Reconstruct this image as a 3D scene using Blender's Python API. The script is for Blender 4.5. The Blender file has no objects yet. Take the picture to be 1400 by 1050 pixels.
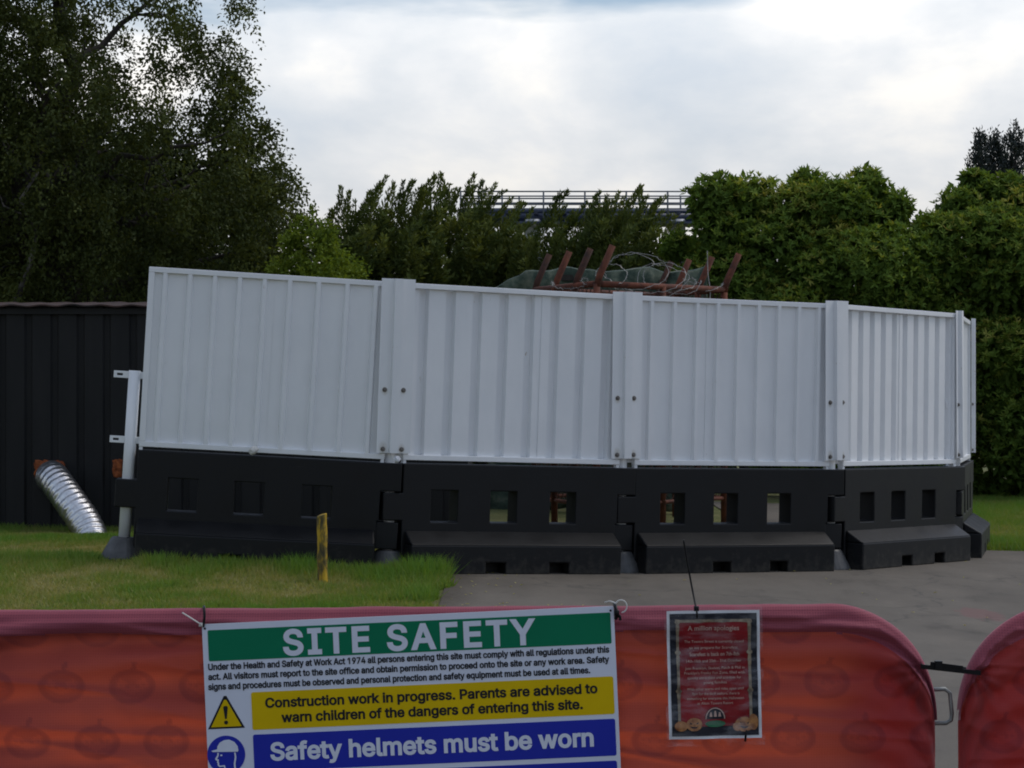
import bpy, bmesh, math, random
import numpy as np
from mathutils import Vector, Matrix, noise as mnoise
from mathutils.geometry import tessellate_polygon, delaunay_2d_cdt
R = math.radians
random.seed(7)
rng = np.random.default_rng(11)
scene = bpy.context.scene
COL = scene.collection

# ------------------------------------------------------------------ camera
FP, CX, HY, HC = 3000.0, 700.0, 511.0, 1.637      # focal length in photo pixels, centre column, horizon row, eye height
cam = bpy.data.cameras.new('camera')
cam.sensor_width = 36.0
cam.lens = FP * 36.0 / 1400.0
cam.shift_y = -(525.0 - HY) / 1400.0
cam.clip_start = 0.05
cam.clip_end = 5000
co = bpy.data.objects.new('camera', cam)
COL.objects.link(co)
co.location = (0, 0, HC)
co.rotation_euler = (R(90), 0, 0)
scene.camera = co

# ------------------------------------------------------------------ render look
scene.view_settings.view_transform = 'Standard'
scene.view_settings.look = 'None'
scene.view_settings.gamma = 1.0
scene.view_settings.exposure = 0.14
scene.render.filter_size = 1.9
scene.cycles.filter_width = 1.9
scene.cycles.max_bounces = 8
scene.cycles.transparent_max_bounces = 12

# ------------------------------------------------------------------ sky and sun (bright overcast, light from behind the scene)
SUN_EL, SUN_AZ = 52.0, 68.0        # azimuth from +Y towards +X
world = bpy.data.worlds.new('World')
scene.world = world
world.use_nodes = True
nt = world.node_tree
nt.nodes.clear()
def wn(t, **kw):
    n = nt.nodes.new(t)
    for k, v in kw.items():
        setattr(n, k, v)
    return n
def wmath(op, a, b=None, clamp=False):
    n = wn('ShaderNodeMath', operation=op, use_clamp=clamp)
    for i, v in enumerate((a, b)):
        if v is None: continue
        if isinstance(v, (int, float)): n.inputs[i].default_value = v
        else: nt.links.new(v, n.inputs[i])
    return n.outputs[0]
wout = wn('ShaderNodeOutputWorld')
wbg = wn('ShaderNodeBackground')
wbg.inputs['Strength'].default_value = 0.1
sky = wn('ShaderNodeTexSky', sky_type='NISHITA')
sky.sun_disc = False
sky.sun_elevation = R(SUN_EL)
sky.sun_rotation = R(SUN_AZ)
tc = wn('ShaderNodeTexCoord')
sep = wn('ShaderNodeSeparateXYZ')
nt.links.new(tc.outputs['Generated'], sep.inputs[0])
mp = wn('ShaderNodeMapping')
mp.inputs['Scale'].default_value = (7.0, 7.0, 13.5)
mp.inputs['Location'].default_value = (3.3, 1.2, 4.6)
nt.links.new(tc.outputs['Generated'], mp.inputs[0])
n1 = wn('ShaderNodeTexNoise')
n1.inputs['Scale'].default_value = 1.0
n1.inputs['Detail'].default_value = 7.0
n1.inputs['Roughness'].default_value = 0.53
n1.inputs['Distortion'].default_value = 0.15
nt.links.new(mp.outputs[0], n1.inputs['Vector'])
cr = wn('ShaderNodeValToRGB')
el = cr.color_ramp.elements
el[0].position, el[0].color = 0.38, (0.43, 0.47, 0.52, 1)
el[1].position, el[1].color = 0.62, (0.675, 0.66, 0.635, 1)
e = el.new(0.465); e.color = (0.495, 0.52, 0.55, 1)
e = el.new(0.535); e.color = (0.56, 0.572, 0.588, 1)
nt.links.new(n1.outputs['Fac'], cr.inputs[0])
mp2 = wn('ShaderNodeMapping')
mp2.inputs['Scale'].default_value = (5.0, 5.0, 22.0)
mp2.inputs['Location'].default_value = (7.7, 0.4, 0.9)
nt.links.new(tc.outputs['Generated'], mp2.inputs[0])
n2 = wn('ShaderNodeTexNoise')
n2.inputs['Scale'].default_value = 1.0
n2.inputs['Detail'].default_value = 6.0
nt.links.new(mp2.outputs[0], n2.inputs['Vector'])
# breaks in the cloud: more of them higher up
gap = wmath('ADD', n2.outputs['Fac'], wmath('MULTIPLY', wmath('SUBTRACT', wmath('MINIMUM', sep.outputs['Z'], 0.2), 0.168), 13.0))
gapm = wmath('MULTIPLY', wmath('MULTIPLY', wmath('SUBTRACT', gap, 0.44), 7.0, True), 0.9)
# an overcast sky is brighter overhead
zen = wmath('ADD', wmath('MULTIPLY', wmath('MAXIMUM', sep.outputs['Z'], 0.0), 4.3), 0.86)
scl = wn('ShaderNodeVectorMath', operation='SCALE')
nt.links.new(cr.outputs[0], scl.inputs[0])
nt.links.new(wmath('MULTIPLY', zen, 10.0), scl.inputs['Scale'])
mixw = wn('ShaderNodeMix', data_type='RGBA')
nt.links.new(gapm, mixw.inputs['Factor'])
nt.links.new(scl.outputs[0], mixw.inputs['A'])
nt.links.new(sky.outputs[0], mixw.inputs['B'])
nt.links.new(mixw.outputs['Result'], wbg.inputs['Color'])
nt.links.new(wbg.outputs[0], wout.inputs['Surface'])

sun = bpy.data.lights.new('sun', 'SUN')
sun.energy = 0.85
sun.angle = R(18)
sun.color = (1.0, 0.95, 0.88)
so = bpy.data.objects.new('sun', sun)
COL.objects.link(so)
sd = Vector((math.sin(R(SUN_AZ)) * math.cos(R(SUN_EL)), math.cos(R(SUN_AZ)) * math.cos(R(SUN_EL)), math.sin(R(SUN_EL))))
so.rotation_euler = sd.to_track_quat('Z', 'Y').to_euler()
so.location = (10, 30, 40)

# ------------------------------------------------------------------ helpers
def at(px, py, d):
    """a point of the photograph at distance d, in metres"""
    return Vector(((px - CX) / FP * d, d, HC - (py - HY) / FP * d))

def tag(o, label=None, cat=None, group=None, kind=None):
    if label: o['label'] = label
    if cat: o['category'] = cat
    if group: o['group'] = group
    if kind: o['kind'] = kind
    return o

def empty(name, loc=(0, 0, 0), rot=None):
    o = bpy.data.objects.new(name, None)
    o.empty_display_size = 0.1
    COL.objects.link(o)
    if rot is not None:
        o.matrix_world = Matrix.Translation(Vector(loc)) @ rot.to_4x4()
    else:
        o.location = loc
    return o

class MB:
    def __init__(s):
        s.v, s.f, s.mi = [], [], []
    def add(s, vs, fs, mi=0):
        b = len(s.v)
        s.v += [tuple(p) for p in vs]
        s.f += [tuple(b + i for i in f) for f in fs]
        s.mi += [mi] * len(fs)
        return s
    def box(s, x0, x1, y0, y1, z0, z1, rot=None, org=None, mi=0):
        vs = [Vector((x, y, z)) for x in (x0, x1) for y in (y0, y1) for z in (z0, z1)]
        if rot is not None:
            o = Vector(org) if org is not None else Vector(((x0 + x1) / 2, (y0 + y1) / 2, (z0 + z1) / 2))
            vs = [o + rot @ (p - o) for p in vs]
        return s.add(vs, [(0, 1, 3, 2), (4, 6, 7, 5), (0, 4, 5, 1), (2, 3, 7, 6), (0, 2, 6, 4), (1, 5, 7, 3)], mi)
    def tube(s, pts, rad, n=8, caps=True, mi=0):
        pts = [Vector(p) for p in pts]
        m = len(pts)
        rads = rad if isinstance(rad, (list, tuple)) else [rad] * m
        t0 = (pts[1] - pts[0]).normalized()
        up = Vector((0, 0, 1)) if abs(t0.z) < 0.9 else Vector((1, 0, 0))
        u = t0.cross(up).normalized()
        vs, fs = [], []
        for i, p in enumerate(pts):
            if i == 0: t = t0
            elif i == m - 1: t = (pts[i] - pts[i - 1]).normalized()
            else: t = (pts[i + 1] - pts[i - 1]).normalized()
            u = (u - t * u.dot(t)).normalized()
            w = t.cross(u)
            for k in range(n):
                a = 2 * math.pi * k / n
                vs.append(p + (u * math.cos(a) + w * math.sin(a)) * rads[i])
        for i in range(m - 1):
            for k in range(n):
                k2 = (k + 1) % n
                fs.append((i * n + k, i * n + k2, (i + 1) * n + k2, (i + 1) * n + k))
        if caps:
            fs.append(tuple(reversed(range(n))))
            fs.append(tuple((m - 1) * n + k for k in range(n)))
        return s.add(vs, fs, mi)
    def lathe(s, prof, n=24, c=(0, 0, 0), mi=0):
        vs, fs = [], []
        m = len(prof)
        for r, z in prof:
            for k in range(n):
                a = 2 * math.pi * k / n
                vs.append((c[0] + r * math.cos(a), c[1] + r * math.sin(a), c[2] + z))
        for i in range(m - 1):
            for k in range(n):
                k2 = (k + 1) % n
                fs.append((i * n + k, i * n + k2, (i + 1) * n + k2, (i + 1) * n + k))
        fs.append(tuple(reversed(range(n))))
        fs.append(tuple((m - 1) * n + k for k in range(n)))
        return s.add(vs, fs, mi)
    def prism_x(s, prof, x0, x1, mi=0):
        """profile of (y, z) extruded along x"""
        n = len(prof)
        vs = [(x0, y, z) for y, z in prof] + [(x1, y, z) for y, z in prof]
        fs = [(i, (i + 1) % n, n + (i + 1) % n, n + i) for i in range(n)]
        fs += [tuple(reversed(range(n))), tuple(range(n, 2 * n))]
        return s.add(vs, fs, mi)
    def plate(s, poly, y0, y1, mi=0):
        """polygon in (x, z) given thickness from y0 to y1"""
        n = len(poly)
        vs = [(x, y0, z) for x, z in poly] + [(x, y1, z) for x, z in poly]
        fs = [(i, (i + 1) % n, n + (i + 1) % n, n + i) for i in range(n)]
        tris = tessellate_polygon([[Vector((x, z, 0)) for x, z in poly]])
        fs += [tuple(t) for t in tris] + [tuple(n + i for i in reversed(t)) for t in tris]
        return s.add(vs, fs, mi)
    def cells(s, xs, zs, full, y0, y1):
        """rectangular cells of a grid in (x, z), extruded from y0 to y1, as one closed shell"""
        idx = {}
        vs, fs = [], []
        def V(i, k, y):
            key = (i, k, y)
            if key not in idx:
                idx[key] = len(vs)
                vs.append((xs[i], y0 if y == 0 else y1, zs[k]))
            return idx[key]
        ni, nk = len(xs) - 1, len(zs) - 1
        F = lambda i, k: 0 <= i < ni and 0 <= k < nk and full(i, k)
        for i in range(ni):
            for k in range(nk):
                if not F(i, k): continue
                fs.append((V(i, k, 0), V(i + 1, k, 0), V(i + 1, k + 1, 0), V(i, k + 1, 0)))
                fs.append((V(i, k, 1), V(i, k + 1, 1), V(i + 1, k + 1, 1), V(i + 1, k, 1)))
                if not F(i - 1, k): fs.append((V(i, k, 0), V(i, k + 1, 0), V(i, k + 1, 1), V(i, k, 1)))
                if not F(i + 1, k): fs.append((V(i + 1, k, 0), V(i + 1, k, 1), V(i + 1, k + 1, 1), V(i + 1, k + 1, 0)))
                if not F(i, k - 1): fs.append((V(i, k, 0), V(i, k, 1), V(i + 1, k, 1), V(i + 1, k, 0)))
                if not F(i, k + 1): fs.append((V(i, k + 1, 0), V(i + 1, k + 1, 0), V(i + 1, k + 1, 1), V(i, k + 1, 1)))
        return s.add(vs, fs)
    def mesh(s, name, mat, smooth=False):
        me = bpy.data.meshes.new(name)
        me.from_pydata(s.v, [], s.f)
        for m in (mat if isinstance(mat, (list, tuple)) else [mat]):
            me.materials.append(m)
        if len(me.materials) > 1:
            me.polygons.foreach_set('material_index', s.mi)
        bm = bmesh.new()
        bm.from_mesh(me)
        bmesh.ops.recalc_face_normals(bm, faces=bm.faces)
        bm.to_mesh(me)
        bm.free()
        if smooth:
            me.polygons.foreach_set('use_smooth', [True] * len(me.polygons))
        me.update()
        return me
    def build(s, name, mat, parent=None, smooth=False, bevel=0.0, segs=2):
        return link(name, s.mesh(name, mat, smooth), parent, bevel, segs)

def link(name, me, parent=None, bevel=0.0, segs=2):
    o = bpy.data.objects.new(name, me)
    COL.objects.link(o)
    if parent is not None: o.parent = parent
    if bevel:
        m = o.modifiers.new('bevel', 'BEVEL')
        m.width = bevel; m.segments = segs; m.limit_method = 'ANGLE'; m.angle_limit = R(35)
        m.harden_normals = False
    return o

def np_mesh(name, V, F, mat, tone=None):
    """quads or triangles from arrays"""
    me = bpy.data.meshes.new(name)
    V = np.asarray(V, dtype=np.float32); F = np.asarray(F, dtype=np.int32)
    n, k = F.shape
    me.vertices.add(len(V)); me.vertices.foreach_set('co', V.ravel())
    me.loops.add(n * k); me.loops.foreach_set('vertex_index', F.ravel())
    me.polygons.add(n)
    me.polygons.foreach_set('loop_start', np.arange(0, n * k, k, dtype=np.int32))
    me.polygons.foreach_set('loop_total', np.full(n, k, dtype=np.int32))
    me.update(calc_edges=True)
    if tone is not None:
        a = me.attributes.new('tone', 'FLOAT', 'FACE')
        a.data.foreach_set('value', np.asarray(tone, dtype=np.float32))
    for m in (mat if isinstance(mat, (list, tuple)) else [mat]):
        me.materials.append(m)
    return me

def unit(a):
    return a / np.maximum(np.linalg.norm(a, axis=-1, keepdims=True), 1e-9)

def leaf_mesh(name, C, A, N, L, W, mat, tone):
    """one rhombic leaf per row: C base, A axis, N facing"""
    A = unit(A); S = unit(np.cross(A, N)); N = np.cross(S, A)
    n = len(C)
    L = np.asarray(L).reshape(-1, 1) * np.ones((n, 1)); W = np.asarray(W).reshape(-1, 1) * np.ones((n, 1))
    mid = C + A * L * 0.5 + N * W * 0.18
    V = np.stack([C, mid + S * W * 0.5, C + A * L - N * W * 0.1, mid - S * W * 0.5], 1).reshape(-1, 3)
    F = np.arange(4 * n).reshape(n, 4)
    return np_mesh(name, V, F, mat, tone)

def rv(n):
    return unit(rng.normal(size=(n, 3)))

# ------------------------------------------------------------------ materials
def newmat(name):
    m = bpy.data.materials.new(name)
    m.use_nodes = True
    t = m.node_tree
    b = t.nodes['Principled BSDF']
    return m, t, b
def N(t, typ, ins=None, **kw):
    n = t.nodes.new(typ)
    for k, v in kw.items(): setattr(n, k, v)
    for k, v in (ins or {}).items():
        if hasattr(v, 'links') or isinstance(v, bpy.types.NodeSocket): t.links.new(v, n.inputs[k])
        else: n.inputs[k].default_value = v
    return n
def ramp(t, fac, stops):
    n = t.nodes.new('ShaderNodeValToRGB')
    e = n.color_ramp.elements
    e[0].position, e[0].color = stops[0][0], (*stops[0][1], 1)
    e[1].position, e[1].color = stops[-1][0], (*stops[-1][1], 1)
    for p, c in stops[1:-1]:
        x = e.new(p); x.color = (*c, 1)
    t.links.new(fac, n.inputs[0])
    return n.outputs[0]
def noise_tex(t, scale, detail=4, rough=0.55, vec=None, stretch=None, coords='Object'):
    if vec is None:
        vec = N(t, 'ShaderNodeTexCoord').outputs[coords]
    if stretch:
        vec = N(t, 'ShaderNodeMapping', {'Vector': vec, 'Scale': stretch}).outputs[0]
    return N(t, 'ShaderNodeTexNoise', {'Vector': vec, 'Scale': scale, 'Detail': detail, 'Roughness': rough}).outputs['Fac']
def mixc(t, fac, a, b, blend='MIX'):
    n = N(t, 'ShaderNodeMix', data_type='RGBA', blend_type=blend)
    for k, v in (('Factor', fac), ('A', a), ('B', b)):
        if isinstance(v, bpy.types.NodeSocket): t.links.new(v, n.inputs[k])
        elif isinstance(v, tuple): n.inputs[k].default_value = (*v, 1)
        else: n.inputs[k].default_value = v
    return n.outputs['Result']
def bump(t, b, h, strength=0.3, dist=0.01):
    n = N(t, 'ShaderNodeBump', {'Height': h, 'Strength': strength, 'Distance': dist})
    t.links.new(n.outputs[0], b.inputs['Normal'])

def mottled(name, c0, c1, scale=5, rough=0.6, metal=0.0, stretch=None, bumps=0.0, lo=0.35, hi=0.65, detail=6):
    m, t, b = newmat(name)
    f = noise_tex(t, scale, detail, 0.6, stretch=stretch)
    t.links.new(ramp(t, f, [(lo, c0), (hi, c1)]), b.inputs['Base Color'])
    b.inputs['Roughness'].default_value = rough
    b.inputs['Metallic'].default_value = metal
    if bumps: bump(t, b, f, bumps)
    return m

def mat_white_steel(bolts=False):
    m, t, b = newmat('bolted_white_steel' if bolts else 'white_painted_steel')
    tcn = N(t, 'ShaderNodeTexCoord').outputs['Object']
    grime = noise_tex(t, 2.3, 7, 0.62, vec=tcn, stretch=(1.6, 1.6, 0.7))
    spots = noise_tex(t, 7.0, 4, 0.7, vec=tcn, stretch=(1.5, 1.5, 0.8))
    oi = N(t, 'ShaderNodeObjectInfo').outputs['Random']
    c = ramp(t, grime, [(0.32, (0.765, 0.78, 0.795)), (0.62, (0.82, 0.83, 0.84))])
    c = mixc(t, 1.0, c, ramp(t, oi, [(0.0, (0.95, 0.955, 0.96)), (1.0, (1.0, 1.0, 1.0))]), 'MULTIPLY')
    fr_ = ramp(t, noise_tex(t, 19, 3, 0.6, vec=tcn, stretch=(1, 1, 0.45)), [(0.735, (0, 0, 0)), (0.79, (0.8, 0.8, 0.8))])
    c = mixc(t, fr_, c, (0.36, 0.25, 0.15))
    sp = ramp(t, spots, [(0.69, (0, 0, 0)), (0.80, (1, 1, 1))])
    c = mixc(t, N(t, 'ShaderNodeMath', {0: sp, 1: 0.55}, operation='MULTIPLY').outputs[0], c, (0.50, 0.47, 0.40))
    t.links.new(c, b.inputs['Base Color'])
    b.inputs['Roughness'].default_value = 0.42
    if bolts:
        tot = None
        for bx_, bz_, r_ in ((-0.085, 1.445, 0.030), (0.066, 1.45, 0.022), (-0.085, 0.995, 0.04), (0.066, 0.99, 0.032)):
            v_ = N(t, 'ShaderNodeVectorMath', {0: N(t, 'ShaderNodeVectorMath', {0: tcn, 1: (bx_, 0, bz_)}, operation='SUBTRACT').outputs[0], 1: (1, 0, 0.7)}, operation='MULTIPLY').outputs[0]
            d_ = N(t, 'ShaderNodeVectorMath', {0: v_}, operation='LENGTH').outputs['Value']
            k_ = N(t, 'ShaderNodeMapRange', {'Value': d_, 'From Min': r_ * 0.3, 'From Max': r_, 'To Min': 1.0, 'To Max': 0.0}).outputs[0]
            tot = k_ if tot is None else N(t, 'ShaderNodeMath', {0: tot, 1: k_}, operation='MAXIMUM').outputs[0]
        nz_ = noise_tex(t, 45, 4, 0.6, vec=tcn)
        wt = N(t, 'ShaderNodeMath', {0: N(t, 'ShaderNodeMath', {0: tot, 1: nz_}, operation='MULTIPLY').outputs[0], 1: 0.9}, operation='MULTIPLY').outputs[0]
        c = mixc(t, wt, c, (0.40, 0.34, 0.22))
        t.links.new(c, b.inputs['Base Color'])
    bump(t, b, noise_tex(t, 2.2, 3, 0.5, vec=tcn), 0.35, 0.03)
    return m
def mat_black_plastic():
    m, t, b = newmat('black_polyethylene')
    f = noise_tex(t, 3.0, 7, 0.65)
    g = noise_tex(t, 40, 3, 0.6)
    t.links.new(ramp(t, f, [(0.35, (0.0035, 0.004, 0.005)), (0.6, (0.006, 0.0065, 0.0075)), (0.78, (0.014, 0.0135, 0.0125))]), b.inputs['Base Color'])
    t.links.new(ramp(t, f, [(0.3, (0.38,) * 3), (0.7, (0.6,) * 3)]), b.inputs['Roughness'])
    tcn = N(t, 'ShaderNodeTexCoord').outputs['Object']
    zz = N(t, 'ShaderNodeSeparateXYZ', {0: tcn}).outputs['Z']
    low = N(t, 'ShaderNodeMapRange', {'Value': zz, 'From Min': 0.0, 'From Max': 0.30, 'To Min': 0.32, 'To Max': 0.0}).outputs[0]
    mud = noise_tex(t, 14, 6, 0.7, vec=tcn)
    mudm = ramp(t, N(t, 'ShaderNodeMath', {0: mud, 1: low}, operation='ADD').outputs[0], [(0.68, (0, 0, 0)), (0.92, (0.45, 0.45, 0.45))])
    scf = ramp(t, noise_tex(t, 5, 5, 0.75, vec=tcn, stretch=(0.5, 1, 5)), [(0.66, (0, 0, 0)), (0.74, (0.55, 0.55, 0.55))])
    base_ = b.inputs['Base Color'].links[0].from_socket
    c = mixc(t, mudm, base_, (0.060, 0.054, 0.044))
    c = mixc(t, scf, c, (0.035, 0.036, 0.038))
    t.links.new(c, b.inputs['Base Color'])
    b.inputs['Specular IOR Level'].default_value = 0.28
    bump(t, b, g, 0.15, 0.002)
    return m
def mat_leaf(name, stops, trans=0.3, rough=0.45, spec=0.35):
    m, t, b = newmat(name)
    a = N(t, 'ShaderNodeAttribute', attribute_name='tone').outputs['Fac']
    c = ramp(t, a, stops)
    t.links.new(c, b.inputs['Base Color'])
    b.inputs['Roughness'].default_value = rough
    b.inputs['Specular IOR Level'].default_value = spec
    tr = N(t, 'ShaderNodeBsdfTranslucent')
    t.links.new(mixc(t, 1.0, c, (1.5, 1.35, 0.5), 'MULTIPLY'), tr.inputs['Color'])
    mx = N(t, 'ShaderNodeMixShader', {0: trans})
    t.links.new(b.outputs[0], mx.inputs[1]); t.links.new(tr.outputs[0], mx.inputs[2])
    t.links.new(mx.outputs[0], t.nodes['Material Output'].inputs['Surface'])
    return m
def mat_fabric(name, trans, tint=(1, 1, 1)):
    m, t, b = newmat(name)
    pr = N(t, 'ShaderNodeAttribute', attribute_name='print').outputs['Fac']
    tcn = N(t, 'ShaderNodeTexCoord').outputs['Object']
    nz = noise_tex(t, 3.0, 5, 0.6, vec=tcn)
    wx = N(t, 'ShaderNodeTexWave', {'Vector': tcn, 'Scale': 52.0, 'Distortion': 0.8, 'Detail': 1.0}, bands_direction='X').outputs['Fac']
    wz = N(t, 'ShaderNodeTexWave', {'Vector': tcn, 'Scale': 52.0, 'Distortion': 0.8, 'Detail': 1.0}, bands_direction='Z').outputs['Fac']
    weave = N(t, 'ShaderNodeMath', {0: wx, 1: wz}, operation='MULTIPLY').outputs[0]
    c = ramp(t, nz, [(0.3, (0.28, 0.05, 0.055)), (0.7, (0.37, 0.075, 0.07))])
    c = mixc(t, N(t, 'ShaderNodeMath', {0: pr, 1: 0.38}, operation='MULTIPLY').outputs[0], c, (0.13, 0.022, 0.04))
    c = mixc(t, N(t, 'ShaderNodeMath', {0: weave, 1: 0.55}, operation='MULTIPLY').outputs[0], c, (0.15, 0.022, 0.035))
    c = mixc(t, 1.0, c, tint, 'MULTIPLY')
    t.links.new(c, b.inputs['Base Color'])
    b.inputs['Roughness'].default_value = 0.75
    b.inputs['Sheen Weight'].default_value = 0.35
    b.inputs['Sheen Roughness'].default_value = 0.4
    b.inputs['Sheen Tint'].default_value = (1.0, 0.55, 0.6, 1)
    bump(t, b, weave, 0.25, 0.002)
    if trans:
        tr = N(t, 'ShaderNodeBsdfTranslucent')
        ct = mixc(t, N(t, 'ShaderNodeMath', {0: pr, 1: 0.40}, operation='MULTIPLY').outputs[0], (0.90, 0.138, 0.050), (0.26, 0.045, 0.04))
        t.links.new(ct, tr.inputs['Color'])
        mx = N(t, 'ShaderNodeMixShader', {0: trans})
        t.links.new(b.outputs[0], mx.inputs[1]); t.links.new(tr.outputs[0], mx.inputs[2])
        t.links.new(mx.outputs[0], t.nodes['Material Output'].inputs['Surface'])
    return m
def plain(name, c, rough=0.5, metal=0.0, var=0.12, scale=30):
    m_ = mottled(name, tuple(x * (1 - var) for x in c), tuple(min(1, x * (1 + var)) for x in c), scale, rough, metal)
    m_.node_tree.nodes['Principled BSDF'].inputs['Specular IOR Level'].default_value = 0.12
    return m_

M = {}
M['white'] = mat_white_steel()
M['white_bolted'] = mat_white_steel(True)
M['black'] = mat_black_plastic()
M['rubber'] = mottled('grey_black_rubber', (0.045, 0.046, 0.048), (0.10, 0.10, 0.10), 9, 0.5)
M['steel'] = mottled('galvanised_steel', (0.20, 0.21, 0.205), (0.32, 0.33, 0.32), 25, 0.5, 0.7)
M['bolt'] = mottled('bolt_steel', (0.10, 0.09, 0.08), (0.25, 0.23, 0.21), 60, 0.5, 0.6)
M['rust'] = mottled('rusty_steel', (0.060, 0.019, 0.011), (0.17, 0.047, 0.021), 9, 0.85, 0.0, bumps=0.3)
M['rust_dark'] = mottled('dark_rusty_steel', (0.03, 0.014, 0.010), (0.085, 0.030, 0.016), 9, 0.85, 0.0, bumps=0.3)
M['wire'] = mottled('weathered_wire', (0.20, 0.20, 0.19), (0.38, 0.37, 0.35), 20, 0.5, 0.6)
M['foil'] = mottled('crinkled_foil', (0.58, 0.58, 0.59), (0.82, 0.82, 0.83), 40, 0.33, 1.0, bumps=0.5)
M['foam'] = mottled('orange_foam', (0.15, 0.035, 0.010), (0.34, 0.09, 0.022), 25, 0.9, bumps=0.8)
M['shed_black'] = mottled('black_painted_sheet', (0.0045, 0.0045, 0.005), (0.010, 0.0095, 0.0095), 2.0, 0.8, stretch=(2, 2, 0.4))
M['roof_red'] = mottled('red_brown_roofing', (0.014, 0.010, 0.009), (0.075, 0.038, 0.03), 6, 0.9)
M['bark_dark'] = mottled('dark_bark', (0.020, 0.016, 0.013), (0.055, 0.045, 0.036), 8, 0.9, stretch=(1, 1, 0.3), bumps=0.5)
M['bark_pale'] = mottled('pale_birch_bark', (0.025, 0.021, 0.018), (0.22, 0.20, 0.18), 5, 0.8, stretch=(1, 1, 0.8), lo=0.44, hi=0.62)
M['wood_yellow'] = None
M['tie_black'] = plain('black_nylon', (0.012, 0.012, 0.013), 0.35)
M['tie_white'] = plain('white_nylon', (0.62, 0.61, 0.58), 0.4)
M['sign_white'] = plain('sign_white', (0.66, 0.70, 0.80), 0.35, var=0.03, scale=6)
M['sign_green'] = plain('sign_green', (0.004, 0.175, 0.085), 0.3, var=0.04, scale=6)
M['sign_yellow'] = plain('sign_yellow', (0.68, 0.47, 0.004), 0.3, var=0.04, scale=6)
M['sign_blue'] = plain('sign_blue', (0.022, 0.034, 0.38), 0.3, var=0.04, scale=6)
M['ink'] = plain('black_ink', (0.016, 0.018, 0.022), 0.5)
M['ink_white'] = plain('white_ink', (0.66, 0.70, 0.80), 0.4, var=0.03)
M['paper'] = plain('white_paper', (0.66, 0.67, 0.70), 0.5, var=0.04)
M['poster_black'] = mottled('poster_black', (0.012, 0.014, 0.02), (0.03, 0.03, 0.04), 14, 0.35)
M['poster_red'] = mottled('poster_red', (0.15, 0.010, 0.014), (0.26, 0.020, 0.024), 7, 0.25)
M['poster_wood'] = mottled('poster_wood', (0.10, 0.075, 0.05), (0.30, 0.24, 0.16), 60, 0.35)
M['poster_black'].node_tree.nodes['Principled BSDF'].inputs['Specular IOR Level'].default_value = 0.1
M['poster_red'].node_tree.nodes['Principled BSDF'].inputs['Specular IOR Level'].default_value = 0.1
M['poster_orange'] = mottled('poster_orange', (0.16, 0.045, 0.012), (0.42, 0.19, 0.06), 70, 0.35)
M['poster_green'] = plain('poster_green', (0.03, 0.13, 0.06), 0.35)
M['cream_ink'] = plain('cream_ink', (0.46, 0.30, 0.25), 0.45)
M['fabric'] = mat_fabric('orange_scrim_fabric', 0.47)
M['fabric_hem'] = mat_fabric('folded_hem_fabric', 0.0, (0.86, 0.85, 1.25))
M['coaster_blue'] = mottled('dark_blue_steel', (0.02, 0.03, 0.065), (0.035, 0.05, 0.10), 2, 0.45)
M['coaster_grey'] = mottled('grey_steel_rail', (0.10, 0.115, 0.14), (0.18, 0.195, 0.22), 2, 0.5)
M['pale_steel'] = mottled('pale_steel', (0.5, 0.53, 0.58), (0.66, 0.68, 0.72), 2, 0.5)

m, t, b = newmat('weathered_yellow_wood')
f = noise_tex(t, 16, 6, 0.65, stretch=(1, 1, 0.35))
t.links.new(ramp(t, f, [(0.36, (0.055, 0.045, 0.022)), (0.47, (0.16, 0.12, 0.03)), (0.53, (0.42, 0.26, 0.02)), (0.66, (0.66, 0.42, 0.03))]), b.inputs['Base Color'])
b.inputs['Roughness'].default_value = 0.9
bump(t, b, f, 0.6, 0.01)
M['wood_yellow'] = m

m, t, b = newmat('green_netting')
tcn = N(t, 'ShaderNodeTexCoord').outputs['Object']
f = noise_tex(t, 5, 6, 0.6, vec=tcn)
t.links.new(ramp(t, f, [(0.36, (0.014, 0.030, 0.019)), (0.52, (0.045, 0.072, 0.048)), (0.68, (0.16, 0.175, 0.125))]), b.inputs['Base Color'])
b.inputs['Roughness'].default_value = 0.8
bump(t, b, noise_tex(t, 60, 2, 0.5, vec=tcn), 0.4, 0.01)
M['netting'] = m

m, t, b = newmat('laminate_painted_glare')
b.inputs['Base Color'].default_value = (0.75, 0.76, 0.8, 1)
b.inputs['Roughness'].default_value = 0.12
tr = N(t, 'ShaderNodeBsdfTransparent')
f = noise_tex(t, 26, 3, 0.6, stretch=(0.45, 1, 1.5))
fac = N(t, 'ShaderNodeMapRange', {'Value': f, 'From Min': 0.45, 'From Max': 0.7, 'To Min': 0.0, 'To Max': 0.16}).outputs[0]  # stretched noise paints whitish sky glare streaks into the clear film
mx = N(t, 'ShaderNodeMixShader', {0: fac})
t.links.new(tr.outputs[0], mx.inputs[1]); t.links.new(b.outputs[0], mx.inputs[2])
t.links.new(mx.outputs[0], t.nodes['Material Output'].inputs['Surface'])
M['laminate'] = m

# ground: rough turf
m, t, b = newmat('turf_soil')
tcn = N(t, 'ShaderNodeTexCoord').outputs['Object']
f = noise_tex(t, 0.9, 8, 0.65, vec=tcn)
g = noise_tex(t, 30, 5, 0.7, vec=tcn)
c = ramp(t, f, [(0.35, (0.085, 0.105, 0.022)), (0.55, (0.15, 0.15, 0.042)), (0.7, (0.23, 0.19, 0.08))])
c = mixc(t, 0.6, c, ramp(t, g, [(0.3, (0.4, 0.4, 0.4)), (0.7, (1.3, 1.3, 1.3))]), 'MULTIPLY')
t.links.new(c, b.inputs['Base Color'])
b.inputs['Roughness'].default_value = 0.95
bump(t, b, g, 0.7, 0.03)
M['turf'] = m

PXE_ = -0.50
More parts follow.
